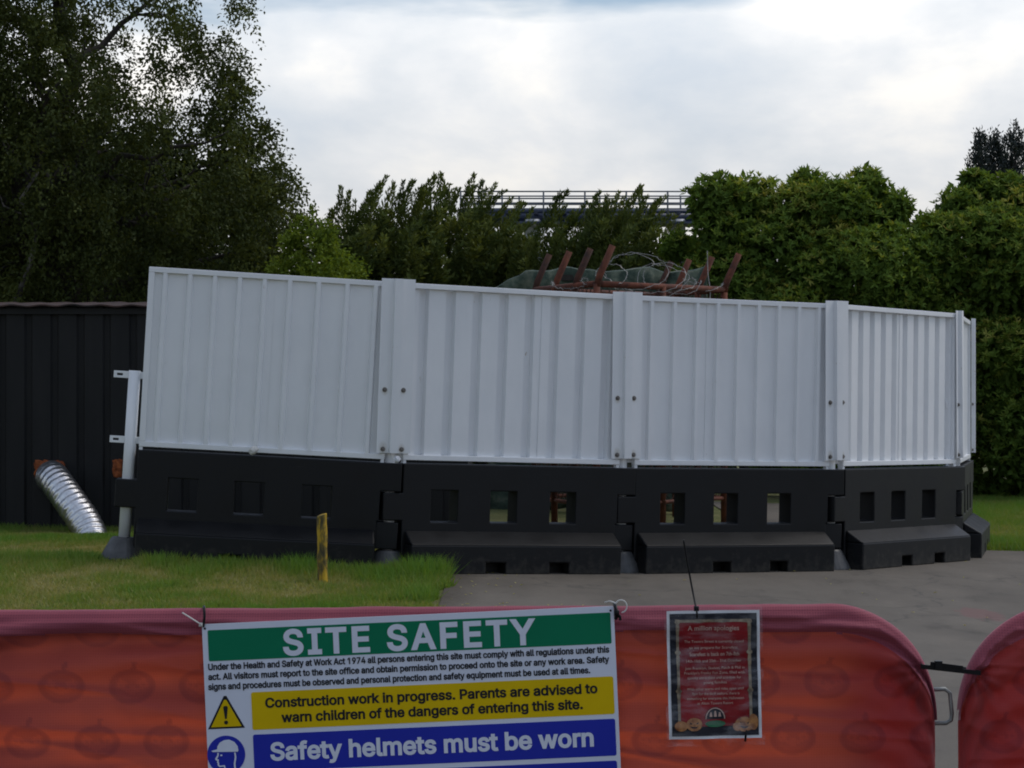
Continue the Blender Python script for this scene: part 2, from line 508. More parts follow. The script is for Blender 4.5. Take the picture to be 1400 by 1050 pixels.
# path: worn concrete with stains, streaks, a crack and a faint pink paint mark
m, t, b = newmat('worn_concrete')
tcn = N(t, 'ShaderNodeTexCoord').outputs['Object']
f = noise_tex(t, 0.55, 8, 0.62, vec=tcn, stretch=(1.0, 0.45, 1))
g = noise_tex(t, 160, 3, 0.7, vec=tcn)
h = noise_tex(t, 2.6, 7, 0.7, vec=tcn, stretch=(0.7, 0.35, 1))
c = ramp(t, f, [(0.3, (0.086, 0.073, 0.056)), (0.5, (0.126, 0.107, 0.084)), (0.7, (0.160, 0.138, 0.110))])
c = mixc(t, 0.8, c, ramp(t, h, [(0.28, (0.42, 0.40, 0.38)), (0.42, (0.9, 0.9, 0.9)), (0.6, (1.1, 1.09, 1.08)), (0.72, (1.35, 1.33, 1.3))]), 'MULTIPLY')
c = mixc(t, 0.5, c, ramp(t, g, [(0.3, (0.7, 0.7, 0.7)), (0.7, (1.25, 1.25, 1.25))]), 'MULTIPLY')
vd = N(t, 'ShaderNodeTexVoronoi', {'Vector': N(t, 'ShaderNodeVectorMath', {0: tcn, 1: N(t, 'ShaderNodeVectorMath', {0: N(t, 'ShaderNodeTexNoise', {'Vector': tcn, 'Scale': 1.7, 'Detail': 6.0}).outputs['Color'], 'Scale': 1.1}, operation='SCALE').outputs[0]}, operation='ADD').outputs[0], 'Scale': 0.23}, feature='DISTANCE_TO_EDGE').outputs['Distance']
crk = ramp(t, vd, [(0.0, (1, 1, 1)), (0.006, (0, 0, 0))])
c = mixc(t, N(t, 'ShaderNodeMath', {0: crk, 1: 0.55}, operation='MULTIPLY').outputs[0], c, (0.045, 0.042, 0.036))
pm = N(t, 'ShaderNodeVectorMath', {0: N(t, 'ShaderNodeVectorMath', {0: tcn, 1: (3.33, 15.6, 0)}, operation='SUBTRACT').outputs[0], 1: (3.0, 1.1, 0.0)}, operation='MULTIPLY').outputs[0]
pl = N(t, 'ShaderNodeVectorMath', {0: pm}, operation='LENGTH').outputs['Value']
pn = noise_tex(t, 9, 5, 0.7, vec=tcn)
pk = N(t, 'ShaderNodeMath', {0: N(t, 'ShaderNodeMath', {0: pn, 1: pl}, operation='SUBTRACT').outputs[0], 1: 0.05}, operation='GREATER_THAN').outputs[0]
xx_ = N(t, 'ShaderNodeSeparateXYZ', {0: tcn}).outputs
ed_ = N(t, 'ShaderNodeMapRange', {'Value': xx_['X'], 'From Min': PXE_ + 0.02, 'From Max': PXE_ + 0.26, 'To Min': 0.75, 'To Max': 0.0}).outputs[0]
ed_ = N(t, 'ShaderNodeMath', {0: N(t, 'ShaderNodeMath', {0: ed_, 1: noise_tex(t, 14, 5, 0.7, vec=tcn)}, operation='MULTIPLY').outputs[0], 1: 2.0}, operation='MULTIPLY', use_clamp=True).outputs[0]
c = mixc(t, ed_, c, (0.055, 0.043, 0.028))
c = mixc(t, N(t, 'ShaderNodeMath', {0: pk, 1: 0.4}, operation='MULTIPLY').outputs[0], c, (0.22, 0.08, 0.08))
t.links.new(c, b.inputs['Base Color'])
b.inputs['Roughness'].default_value = 0.9
bump(t, b, g, 0.4, 0.004)
M['path'] = m

GREEN = {
 'grass':  mat_leaf('grass_blade', [(0.0, (0.396, 0.352, 0.176)), (0.3, (0.286, 0.292, 0.099)), (0.6, (0.187, 0.259, 0.055)), (1.0, (0.132, 0.259, 0.044))], 0.35, 0.6, 0.15),
 'birch':  mat_leaf('birch_leaf', [(0.0, (0.034, 0.046, 0.015)), (0.5, (0.066, 0.085, 0.025)), (1.0, (0.136, 0.159, 0.042))], 0.28, 0.6, 0.12),
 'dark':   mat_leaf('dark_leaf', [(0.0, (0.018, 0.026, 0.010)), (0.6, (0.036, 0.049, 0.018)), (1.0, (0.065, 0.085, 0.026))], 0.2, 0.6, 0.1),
 'yew':    mat_leaf('yew_needle', [(0.0, (0.044, 0.068, 0.022)), (0.55, (0.100, 0.133, 0.037)), (1.0, (0.200, 0.230, 0.062))], 0.2, 0.6, 0.12),
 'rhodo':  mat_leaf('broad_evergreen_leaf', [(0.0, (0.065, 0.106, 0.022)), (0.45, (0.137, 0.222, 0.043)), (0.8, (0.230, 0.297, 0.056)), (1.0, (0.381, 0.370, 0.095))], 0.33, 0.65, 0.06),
 'bright': mat_leaf('light_green_leaf', [(0.0, (0.075, 0.12, 0.018)), (0.5, (0.14, 0.20, 0.028)), (1.0, (0.22, 0.28, 0.045))], 0.35, 0.6, 0.1),
 'spire':  mat_leaf('blue_green_needle', [(0.0, (0.014, 0.022, 0.020)), (1.0, (0.036, 0.048, 0.042))], 0.1),
}

# ------------------------------------------------------------------ ground and path
GX = np.array([-60, -9, -6, -3.04, -0.94, 0.94, 2.81, 4.2, 5.0, 9, 60])
GZ = np.array([0.20, 0.20, 0.20, 0.175, 0.055, -0.02, -0.067, -0.108, -0.13, -0.15, -0.15])
def gz(x, y):
    w = np.clip((np.asarray(y, float) - 9.0) / 6.0, 0, 1)
    w = w * w * (3 - 2 * w)
    y_ = np.clip((np.asarray(y, float) - 18.3) / 2.8, 0, 1)
    return np.interp(x, GX, GZ) * w * (1 - 0.45 * y_ * (np.asarray(x) < 0.0))
def sheet(name, xs, ys, dz, mat, keep=lambda x, y: True):
    X, Y = np.meshgrid(xs, ys)
    Z = gz(X, Y) + dz
    V = np.stack([X, Y, Z], -1).reshape(-1, 3)
    nx = len(xs)
    F = [(j * nx + i, j * nx + i + 1, (j + 1) * nx + i + 1, (j + 1) * nx + i)
         for j in range(len(ys) - 1) for i in range(nx - 1) if keep((xs[i] + xs[i + 1]) / 2, (ys[j] + ys[j + 1]) / 2)]
    me = np_mesh(name, V, F, mat)
    me.polygons.foreach_set('use_smooth', [True] * len(me.polygons))
    return link(name, me)
gxs = np.concatenate([[-3000, -400, -60], np.linspace(-14, 14, 57), [60, 400, 3000]])
gys = np.concatenate([[-200, -20], np.linspace(-4, 40, 45), [60, 120, 400, 4000]])
tag(sheet('ground', gxs, gys, 0.0, M['turf']), kind='structure')
PXE, LAWN_Y0, LAWN_R = -0.50, 13.2, 21.7
pxs = np.concatenate([np.linspace(-14, PXE, 28), np.linspace(PXE + 0.3, 2.5, 10), np.linspace(2.6, 4.65, 8), np.linspace(5.1, 14, 18)])
pys = np.concatenate([np.linspace(-4, LAWN_Y0, 18), np.linspace(LAWN_Y0 + 0.5, LAWN_R, 17), np.linspace(22.2, 29, 14)])
def on_path(x, y):
    if y < LAWN_Y0: return True
    if x < PXE: return False
    if y < LAWN_R: return True
    return 2.55 < x < 4.65
tag(sheet('path', pxs, pys, 0.012, M['path'], on_path), kind='structure')

# ------------------------------------------------------------------ hoarding: geometry of the joints
HB, PB, PH = 0.87, 0.90, 1.41          # barrier height, panel foot, panel height
JP = [(168, 17.24, 0.175, 3.6), (529.0, 17.47, 0.055, 1.9), (848, 18.27, -0.02, 0.6), (1134.5, 19.09, -0.067, 0.0), (1301, 20.66, -0.108, -0.4), (1317, 22.66, -0.13, 0.0)]
J = [Vector(((px - CX) / FP * d, d, z)) for px, d, z, lean in JP]
def span_frame(a, b, slope=True):
    d = b - a
    if not slope: d = Vector((d.x, d.y, 0))
    ex = d.normalized()
    ey = Vector((0, 0, 1)).cross(ex).normalized()       # points away from the camera side
    ez = ex.cross(ey).normalized()
    return Matrix((ex, ey, ez)).transposed(), d.length
UL = 2.06

# barrier: one moulded shell with three windows, a tongue at one end and a stepped socket at the other
def barrier_meshes():
    L = UL
    hx = [0.21, 0.46, 0.715]
    xs = [-0.085, 0.075]
    for h in hx: xs += [h * L - 0.115, h * L + 0.115]
    xs += [L - 0.11, L - 0.093, L + 0.068]
    zs = [0.0, 0.405, 0.415, 0.635, 0.645, 0.66, HB]
    def full(i, k):
        if i == 0: return 2 <= k <= 2                      # tongue
        if i == len(xs) - 2: return k >= 4                 # overhang above the next tongue
        if i == len(xs) - 3: return k >= 1
        if i in (2, 4, 6): return k < 1 or k >= 5          # windows
        return True
    body = MB().cells(xs, zs, full, -0.10, 0.10)
    # recessed lug under the socket
    body.box(L - 0.115, L + 0.062, -0.085, 0.085, 0.185, 0.40)
    bm_ = body.mesh('body', M['black'])
    feet = []
    for sgn in (-1, 1):
        f = MB()
        x0, x1 = 0.10, L - 0.125
        n0, n1 = 0.40 * L, 0.67 * L
        fx = [x0, n0 - 0.085, n0 + 0.085, n1 - 0.085, n1 + 0.085, x1]
        ya, yb = (-0.275, -0.101) if sgn < 0 else (0.101, 0.275)
        f.cells(fx, [0.0, 0.095, 0.235], lambda i, k: not (k == 0 and i in (1, 3)), ya, yb)
        o, n_ = (ya, yb) if sgn < 0 else (yb, ya)
        f.prism_x([(o, 0.2355), (n_, 0.2355), (n_, 0.34)], x0 + 0.0, x1 - 0.0)
        feet.append(f.mesh('foot', M['black']))
    return bm_, feet
BODY, FEET = barrier_meshes()
BARRIER_LABELS = [
 'black plastic barrier on the grass behind the yellow stake, carrying the tilted white panel',
 'black plastic barrier at the lawn corner, half on grass and half on path',
 'black plastic barrier on the path, behind the long upright black cable tie',
 'black plastic barrier on the path turned back, its three windows dark',
 'black plastic barrier seen end on, beside the lawn and the evergreen hedge']
for i in range(5):
    rot, ln = span_frame(J[i], J[i + 1])
    r = empty('plastic_barrier', J[i] + Vector((0, 0, 0.004)), rot)
    tag(r, BARRIER_LABELS[i], 'barrier', 'interlocking black barriers under the white hoarding')
    for me_ in [BODY] + FEET:
        o = link('body' if me_ is BODY else 'foot', me_, r, 0.012)
        o.scale = (ln / UL, 1, 1)

# hoarding panels
def profile(kind, x0, x1, pitch):
    """zig-zag of the ribbed sheet (x, y)"""
    pts = [(x0, 0.0)]
    n = int(round((x1 - x0) / pitch))
    p = (x1 - x0) / n
    for k in range(n):
        c = x0 + (k + 0.5) * p
        if kind == 'rib':
            pts += [(c - 0.026, 0), (c - 0.013, -0.03), (c + 0.013, -0.03), (c + 0.026, 0)]
        else:
            pts += [(c - 0.042, 0), (c - 0.027, 0.042), (c + 0.027, 0.042), (c + 0.042, 0)]
    pts.append((x1, 0.0))
    return pts
def panel_meshes(kind, pitch, seam):
    x0, x1 = 0.075, UL - 0.075
    s = MB()
    xm = x0 + (x1 - x0) * seam
    # two sheets lapped over each other
    for (a, b_, off) in ((x0 + 0.03, xm, 0.0), (xm - 0.012, x1 - 0.03, -0.004)):
        pr = profile(kind, a, b_, pitch)
        vs = []
        for x, y in pr: vs += [(x, y - 0.01 + off, PB + 0.03), (x, y - 0.01 + off, PB + PH - 0.03)]
        s.add(vs, [(2 * q, 2 * q + 2, 2 * q + 3, 2 * q + 1) for q in range(len(pr) - 1)])
    sm = s.mesh('sheet', M['white'])
    f = MB()
    f.box(x0, x1, -0.043, 0.02, PB + PH - 0.042, PB + PH)
    f.box(x0, x1, -0.043, 0.02, PB, PB + 0.042)
    f.box(x0 - 0.0, x0 + 0.045, -0.043, 0.02, PB + 0.0425, PB + PH - 0.0425)
    f.box(x1 - 0.045, x1 + 0.0, -0.043, 0.02, PB + 0.0425, PB + PH - 0.0425)
    # little legs at the two lower corners
    f.box(x0 + 0.002, x0 + 0.03, -0.038, 0.015, PB - 0.028, PB - 0.0005)
    f.box(x1 - 0.03, x1 - 0.002, -0.038, 0.015, PB - 0.028, PB - 0.0005)
    return sm, f.mesh('frame', M['white'])
PANELS = [panel_meshes('rib', 0.203, 0.52), panel_meshes('groove', 0.22, 0.62), panel_meshes('rib', 0.215, 0.36), panel_meshes('groove', 0.205, 0.5), panel_meshes('groove', 0.205, 0.5)]
PANEL_LABELS = [
 'white ribbed steel panel tilted above the grass, next to the bare white pole',
 'white ribbed steel panel with narrow grooves, in front of the rusty leaning arms',
 'white ribbed steel panel between the second and third wide joint covers, below the green hedge',
 'white ribbed steel panel turned away, narrow in view, with close ribs',
 'white steel panel seen almost edge on at the end of the hoarding']
for i in range(5):
    rot, ln = span_frame(J[i], J[i + 1])
    r = empty('steel_hoarding', J[i] + rot @ Vector((0, -0.035, 0)), rot)
    tag(r, PANEL_LABELS[i], 'hoarding', 'white ribbed steel hoardings')
    o = link('sheet', PANELS[i][0], r)
    o.scale = (ln / UL, 1, 1)
    md = o.modifiers.new('solid', 'SOLIDIFY'); md.thickness = 0.0025; md.offset = 0
    o = link('frame', PANELS[i][1], r, 0.004)
    o.scale = (ln / UL, 1, 1)

# posts: pole through the barrier tongue, brackets, joint cover with bolts, and a rubber cone at the foot
pole = MB().tube([(0, 0, 0.16), (0, 0, 1.49)], 0.046, 16).mesh('pole', M['white'], True)
def bracket_mesh(z, sg):
    f = MB()
    xs_ = [-0.16, -0.135, -0.09, -0.044] if sg < 0 else [0.044, 0.09, 0.135, 0.16]
    f.cells(xs_, [z - 0.027, z - 0.009, z + 0.009, z + 0.027], lambda i, k: not (i == 1 and k == 1), -0.012, 0.0)
    return f.mesh('bracket', M['white'])
BR = [bracket_mesh(z, sg) for z in (1.455, 0.945) for sg in (-1, 1)]
cov = MB()
cp = [(-0.136, 0.0), (-0.038, 0.0), (-0.033, -0.034), (0.033, -0.034), (0.038, 0.0), (0.136, 0.0), (0.136, 0.004), (-0.136, 0.004)]
n = len(cp)
vs = [(x, y - 0.09, 0.955) for x, y in cp] + [(x, y - 0.09, PB + PH + 0.026) for x, y in cp]
fs = [(q, (q + 1) % n, n + (q + 1) % n, n + q) for q in range(n)]
for base in (0, n):
    fs += [(base + 0, base + 1, base + 6 + 0, base + 7), (base + 1, base + 2, base + 3, base + 4), (base + 1, base + 4, base + 5, base + 6)]
cov.add(vs, fs)
COVER = cov.mesh('joint_cover', M['white_bolted'])
bolt = MB().lathe([(0.02, 0), (0.02, 0.003), (0.0125, 0.0035), (0.0125, 0.016), (0.004, 0.017)], 8).mesh('bolt', M['bolt'])
cone = MB().lathe([(0.178, 0.0), (0.175, 0.012), (0.104, 0.155), (0.09, 0.168), (0.055, 0.17), (0.052, 0.12)], 28).mesh('post_foot', M['rubber'], False)
plug = MB().tube([(0, 0, 0.80), (0, 0, 0.99)], 0.042, 14).mesh('pole_socket', M['white'], True)
POST_LABELS = [
 'bare white pole with slotted tabs, at the left end of the hoarding',
 'white joint cover on a post, next to the tilted panel',
 'white joint cover on a post, right of the four rusty leaning arms',
 'white joint cover on a post, where the narrow turned panel begins',
 'narrow white corner post with a brown stain below its bolt',
 'white end post of the hoarding, against the dark evergreen hedge']
FOOT_LABELS = [
 'dark rubber cone on the grass under the bare white pole',
 'dark rubber cone at the tip of the lawn, between two barriers',
 'dark rubber cone on the path, in the middle gap between barriers',
 'dark rubber cone on the path, beside the turned back barrier',
 'dark rubber cone at the outer corner, beside the right lawn',
 'dark rubber cone at the far end of the hoarding']
for i in range(6):
    lean = JP[i][3]
    if i == 0: rz = span_frame(J[0], J[1], False)[0]
    elif i == 5: rz = span_frame(J[4], J[5], False)[0]
    else:
        a = (J[i] - J[i - 1]).normalized(); b_ = (J[i + 1] - J[i]).normalized()
        rz = span_frame(J[i], J[i] + a + b_, False)[0]
    rot = Matrix.Rotation(R(lean), 3, 'Y') @ rz
    r = empty('hoarding_post', J[i], rot)
    tag(r, POST_LABELS[i], 'post', 'white posts of the hoarding')
    link('pole', pole, r)
    for bmsh in BR: link('bracket', bmsh, r, 0.002)
    if i > 0:
        c = link('joint_cover', COVER, r)
        if i in (4, 5): c.scale = (0.72, 1, 1)
        for z in (1.455, 0.985):
            for x in (-0.085, 0.066):
                bo = link('bolt', bolt, c)
                bo.location = (x, -0.09, z); bo.rotation_euler = (R(90), random.random(), 0)
    fr = empty('post_foot', J[i] + Vector((0, 0, 0.01)), rz)
    fr_o = link('post_foot', cone)
    fr_o.matrix_world = Matrix.Translation(J[i] + Vector((0, 0, 0.012))) @ rot.to_4x4()
    bpy.data.objects.remove(fr)
    fr_o.name = 'post_foot'
    tag(fr_o, FOOT_LABELS[i], 'post foot', 'rubber cones under the hoarding posts')

# scraps lying on the barriers
def scrap(name, loc, size, seed, mat, label, cat):
    rs = random.Random(seed)
    bm = bmesh.new()
    bmesh.ops.create_icosphere(bm, subdivisions=2, radius=1)
    for v in bm.verts:
        k = 1 + 0.35 * (mnoise.noise(v.co * 1.7 + Vector((seed, 0, 0))))
        v.co = Vector((v.co.x * size[0] * k, v.co.y * size[1] * k, v.co.z * size[2] * k))
    me = bpy.data.meshes.new(name); bm.to_mesh(me); bm.free(); me.materials.append(mat)
    o = link(name, me); o.location = loc
    return tag(o, label, cat)
o = scrap('crumpled_paper', at(346, 616, 17.18), (0.045, 0.035, 0.032), 3, M['tie_white'], 'small crumpled white scrap on top of the grass side barrier', 'litter')
o.rotation_euler = (0, R(-35), 0)
scrap('plastic_scrap', at(543, 628, 17.36), (0.026, 0.02, 0.028), 5, M['paper'], 'small shiny white scrap at the foot of the joint cover by the tilted panel', 'litter')

# ------------------------------------------------------------------ wooden stake
st = MB()
w = 0.033
prof = []
for k in range(10):
    z = k / 9 * 0.56 - 0.05
    tw = 0.006 * math.sin(k * 1.3)
    sx = w * (1 + 0.04 * math.sin(k * 2.1)); 
    prof.append((z, sx, tw))
vs, fs = [], []
for z, sx, tw in prof:
    for a in range(8):
        an = a * math.pi / 4 + math.pi / 8
        rr = sx / math.cos(math.pi / 8) * (1.12 if a % 2 else 1.05)
        vs.append((rr * math.cos(an) + tw * 0.25, rr * math.sin(an), z + (0.012 * math.cos(an) if z > 0.5 else 0)))
for k in range(9):
    for a in range(8):
        a2 = (a + 1) % 8
        fs.append((k * 8 + a, k * 8 + a2, (k + 1) * 8 + a2, (k + 1) * 8 + a))
fs.append(tuple(9 * 8 + a for a in range(8)))
st.add(vs, fs)
p = at(441, 783, 16.3)
stake = st.build('wooden_stake', M['wood_yellow'], None, False, 0.004)
stake.location = (p.x, 16.3, float(gz(p.x, 16.3)) + 0.0)
stake.rotation_euler = (R(2), R(-0.8), R(12))
tag(stake, 'short weathered wooden stake with flaking yellow paint standing in the grass', 'stake')

# ------------------------------------------------------------------ black shed with foil duct
SY = 21.4
sx0, sx1 = (-420 - CX) / FP * SY, (640 - CX) / FP * SY
stop = at(0, 419, SY).z
shed = empty('black_shed', (0, SY, 0))
tag(shed, 'long black corrugated metal shed with a rusty red roof edge behind the grass', 'shed')
wl = MB()
pr = []
x = sx0
k = 0
while x < sx1 - 0.2:
    pr += [(x, 0.0), (x + 0.17, 0.0), (x + 0.19, 0.028), (x + 0.235, 0.028)]
    x += 0.255
pr.append((sx1, 0.0))
vs = []
for x_, y_ in pr: vs += [(x_, y_, 0.0), (x_, y_, stop)]
nf = len(pr)
for x_, y_ in pr: vs += [(x_, 2.4, 0.0), (x_, 2.4, stop)]
fs = [(2 * q, 2 * q + 2, 2 * q + 3, 2 * q + 1) for q in range(nf - 1)]
b2 = 2 * nf
fs += [(b2 + 2 * q + 2, b2 + 2 * q, b2 + 2 * q + 1, b2 + 2 * q + 3) for q in range(nf - 1)]
fs += [(0, 1, b2 + 1, b2), (2 * nf - 2, b2 + 2 * nf - 2, b2 + 2 * nf - 1, 2 * nf - 1)]
wl.add(vs, fs)
wl.build('wall', M['shed_black'], shed)
rf = MB()
vs = []
nn = int((sx1 - sx0) / 0.032)
for q in range(nn + 1):
    xx = sx0 - 0.03 + (sx1 - sx0 + 0.06) * q / nn
    h = 0.007 * math.sin(xx * 2 * math.pi / 0.29) + 0.008 * mnoise.noise(Vector((xx * 2, 0, 0)))
    for (yy, zz) in ((-0.09, 0.012), (2.5, 0.12), (2.5, 0.10), (-0.09, -0.002)):
        vs.append((xx, yy, stop + zz + h))
fs = []
for q in range(nn):
    for a in range(4):
        a2 = (a + 1) % 4
        fs.append((q * 4 + a, q * 4 + a2, (q + 1) * 4 + a2, (q + 1) * 4 + a))
fs += [(0, 1, 2, 3), tuple(nn * 4 + a for a in (3, 2, 1, 0))]
rf.add(vs, fs)
rf.build('roof', M['roof_red'], shed)
tr_ = MB().box(sx0, sx1, -0.03, -0.005, stop - 0.075, stop - 0.02)
tr_.build('fascia', M['shed_black'], shed)
def foam(px, py, rx, rz, seed):
    bm = bmesh.new()
    bmesh.ops.create_icosphere(bm, subdivisions=4, radius=1)
    for v in bm.verts:
        k = 1 + 0.35 * mnoise.fractal(v.co * 2.2 + Vector((seed, 1, 2)), 1.0, 2.0, 4)
        c = v.co
        sq = max(abs(c.x), abs(c.z), 0.4)
        v.co = Vector((c.x / sq * 0.82 * rx * k, c.y * 0.05 * k, c.z / sq * 0.82 * rz * k))
    me = bpy.data.meshes.new('foam'); bm.to_mesh(me); bm.free(); me.materials.append(M['foam'])
    o = link('foam_seal', me, shed)
    q = at(px, py, SY - 0.02)
    o.location = (q.x, -0.02, q.z)
    return o
foam(69, 641, 0.165, 0.09, 2)
foam(161, 640, 0.05, 0.09, 9)
d0, d1 = at(70, 652, SY + 0.05), at(128, 738, SY - 0.75)
dp = []
nseg = 150
ctrl = [d0, at(74, 655, SY - 0.2), at(95, 684, SY - 0.42), at(120, 722, SY - 0.62), d1 + Vector((0.03, -0.05, -0.12))]
def catmull(P, n):
    out = []
    P = [P[0] * 2 - P[1]] + list(P) + [P[-1] * 2 - P[-2]]
    m = len(P) - 3
    for i in range(m):
        a, b_, c, d = P[i:i + 4]
        for k in range(n):
            t_ = k / n
            out.append(0.5 * ((2 * b_) + (c - a) * t_ + (2 * a - 5 * b_ + 4 * c - d) * t_ ** 2 + (3 * b_ - a - 3 * c + d) * t_ ** 3))
    out.append(P[-2])
    return out
dp = catmull(ctrl, 48)
drs = [0.152 + 0.0042 * math.sin(q * 2 * math.pi / 8.0) for q in range(len(dp))]
du = MB().tube(dp, drs, 36, True)
for q in range(len(du.v)):
    v_ = Vector(du.v[q]); kk = mnoise.noise(v_ * 14) * 0.006
    du.v[q] = tuple(v_ + Vector((kk, kk, -kk)))
duct = du.build('foil_duct', M['foil'], None, True)
tag(duct, 'crinkled silver foil duct running from the black shed wall down to the grass', 'duct')

# ------------------------------------------------------------------ rusty pen with leaning arms, razor wire and netting behind the hoarding
def gp(px, d):
    x = (px - CX) / FP * d
    return Vector((x, d, float(gz(x, d))))
cA, cB, cC = gp(816, 22.9), gp(731, 24.6), gp(990, 24.5)
cD = cB + (cC - cA)
RZ = at(816, 388, 22.9).z
pen = empty('rusty_pen', ((cA + cD) / 2).to_tuple())
org = (cA + cD) / 2
tag(pen, 'tall rusty steel pen with arms leaning out, standing behind the white hoarding', 'pen')
loc = lambda v: Vector(v) - org
def pen_post(base, kind, hgt=RZ, arm=True, r=0.038):
    bb = loc(base); bb.z = base.z - org.z
    top = Vector((bb.x, bb.y, hgt - org.z))
    MB().tube([bb, top], r, 10).build('post', M[kind], pen, True)
    if arm:
        MB().tube([top - Vector((0, 0, 0.03)), top + Vector((0.03, 0, 0.09)), top + Vector((0.165, -0.01, 0.40))], [r, r, r * 0.95], 10).build('arm', M[kind], pen, True)
pen_post(cA, 'rust'); pen_post(cB, 'rust_dark'); pen_post(cC, 'rust'); pen_post(cD, 'rust_dark')
for k, kd in ((1, 'rust'), (2, 'rust_dark')):
    pen_post(cB.lerp(cA, k / 3.0), kd)
for k in (0.28, 0.62):
    pen_post(cD.lerp(cC, k), 'rust')
pen_post(cA.lerp(cC, 0.5), 'rust', arm=False)
for (a, b_) in ((cA, cB), (cA, cC), (cB, cD), (cD, cC)):
    for z, r in ((RZ, 0.034), (1.35, 0.022), (0.25, 0.022)):
        p0, p1 = loc(a), loc(b_)
        p0.z = p1.z = z - org.z
        MB().tube([p0, p1], r, 8).build('rail', M['rust'], pen, True)
    mesh = MB()
    nd = 16
    for k in range(-nd, nd + 1):
        for sgn in (1, -1):
            # diagonal wires of the chain link
            u0, u1 = k / nd, k / nd + 1.0
            z0, z1 = 0.25, RZ
            ua, ub, za, zb = u0, u1, z0, z1
            if ua < 0: za = z0 + (z1 - z0) * (-ua); ua = 0
            if ub > 1: zb = z0 + (z1 - z0) * (1 - u0); ub = 1
            if ub - ua < 0.02: continue
            if sgn < 0: ua, ub = 1 - ua, 1 - ub
            q0 = loc(a.lerp(b_, ua)); q1 = loc(a.lerp(b_, ub)); q0.z = za - org.z; q1.z = zb - org.z
            mesh.tube([q0, q1], 0.004, 4, False)
    mesh.build('wire_mesh', M['rust_dark'], pen)

rw = MB()
rsd = random.Random(5)
# slack coils of razor wire along the top of the pen
pts = []
path_pts = [at(745, 392, 23.6), at(800, 388, 23.1), at(850, 378, 23.3), at(885, 378, 23.6), at(930, 388, 24.0), at(985, 392, 24.4)]
cl = catmull(path_pts, 60)
for i_, c in enumerate(cl):
    f = i_ / (len(cl) - 1)
    big = math.exp(-((f - 0.55) / 0.22) ** 2)
    rad = 0.05 + 0.22 * big
    a = i_ * 0.13
    pts.append(c + Vector((rad * 1.5 * math.cos(a), rad * 0.6 * math.sin(a * 1.0), 0.8 * rad * math.sin(a) + 0.03 * big)) + Vector((rsd.uniform(-.012, .012), 0, rsd.uniform(-.012, .012))))
rw.tube(pts, 0.0032, 5, False)
pts2 = [p_ + Vector((0.06 * math.sin(i_ * 0.11), 0.05, -0.02 + 0.03 * math.sin(i_ * 0.37))) for i_, p_ in enumerate(pts)][150:260]
rw.tube(pts2, 0.0035, 5, False)
for i_ in range(0, len(pts), 2):
    p_ = pts[i_]
    d_ = Vector((rsd.uniform(-1, 1), rsd.uniform(-1, 1), rsd.uniform(-1, 1))).normalized() * 0.022
    rw.tube([p_ - d_, p_ + d_], [0.001, 0.001], 3, False)
rw.tube(catmull([at(967, 343, 24.3), at(968, 375, 24.3), at(971, 398, 24.3), at(970, 420, 24.3)], 6), 0.005, 4, False)
tag(rw.build('razor_wire', M['wire'], None), 'tangled grey razor wire coils looped over the rusty pen', 'razor wire')

# netting draped over a frame behind the pen
NX0, NX1, ND = at(668, 0, 26.2).x, at(968, 0, 26.2).x, 26.2
nz_top = at(0, 365, ND).z
nb = MB()
nu, nv = 90, 44
vs = []
for j in range(nv + 1):
    v_ = j / nv
    for i in range(nu + 1):
        u_ = i / nu
        x = NX0 + 0.20 + (NX1 - NX0 - 0.20) * u_
        # goes up the front, over the top, down the back
        if v_ < 0.55: y, z = ND - 0.02, 0.03 + (nz_top - 0.03) * (v_ / 0.55)
        elif v_ < 0.7: y, z = ND + 1.2 * (v_ - 0.55) / 0.15, nz_top
        else: y, z = ND + 1.2, nz_top - (nz_top - 1.2) * (v_ - 0.7) / 0.3
        q = Vector((x * 2.3, z * 1.1, 3.0))
        fold = mnoise.noise(q) * 0.13 + (0.5 - abs(mnoise.noise(Vector((x * 5 + z * 2, z * 2.0, 1))))) * 0.12 + mnoise.noise(Vector((x * 14, z * 5, 2))) * 0.03
        y += fold
        drop = 0.0
        if u_ < 0.10: drop = (0.10 - u_) / 0.10
        z -= drop * (0.30 if v_ < 0.7 else 0.2)
        x -= drop * 0.20
        y += 0.16 * mnoise.noise(Vector((x * 4.0, 0.0, z * 1.2))) * math.exp(-((u_ - 0.12) / 0.12) ** 2)
        z += 0.05 * mnoise.noise(Vector((x * 4, 0, 7))) * (1 if 0.45 < v_ < 0.75 else 0.3)
        z -= 0.035 * math.sin(u_ * math.pi * 3) ** 2
        vs.append((x, y, z))
fs = [(j * (nu + 1) + i, j * (nu + 1) + i + 1, (j + 1) * (nu + 1) + i + 1, (j + 1) * (nu + 1) + i) for j in range(nv) for i in range(nu)]
nb.add(vs, fs)
net = nb.build('green_netting', M['netting'], None, True)
sm_ = net.modifiers.new('solid', 'SOLIDIFY'); sm_.thickness = 0.006
tag(net, 'faded green netting draped in folds behind the rusty leaning arms', 'netting')
crate = empty('timber_frame', ((NX0 + NX1) / 2, ND + 0.6, 0))
tag(crate, 'timber frame holding up the green netting', 'frame')
for x in (-0.95, 0.0, 0.95):
    for y in (-0.48, 0.48):
        MB().box(x + 0.05, x + 0.13, y - 0.04, y + 0.04, -0.05, nz_top - 0.16).build('leg', M['bark_dark'], crate)
for y in (-0.48, 0.48):
    MB().box(-0.95, 1.08, y - 0.05, y + 0.05, nz_top - 0.158, nz_top - 0.09).build('beam', M['bark_dark'], crate)

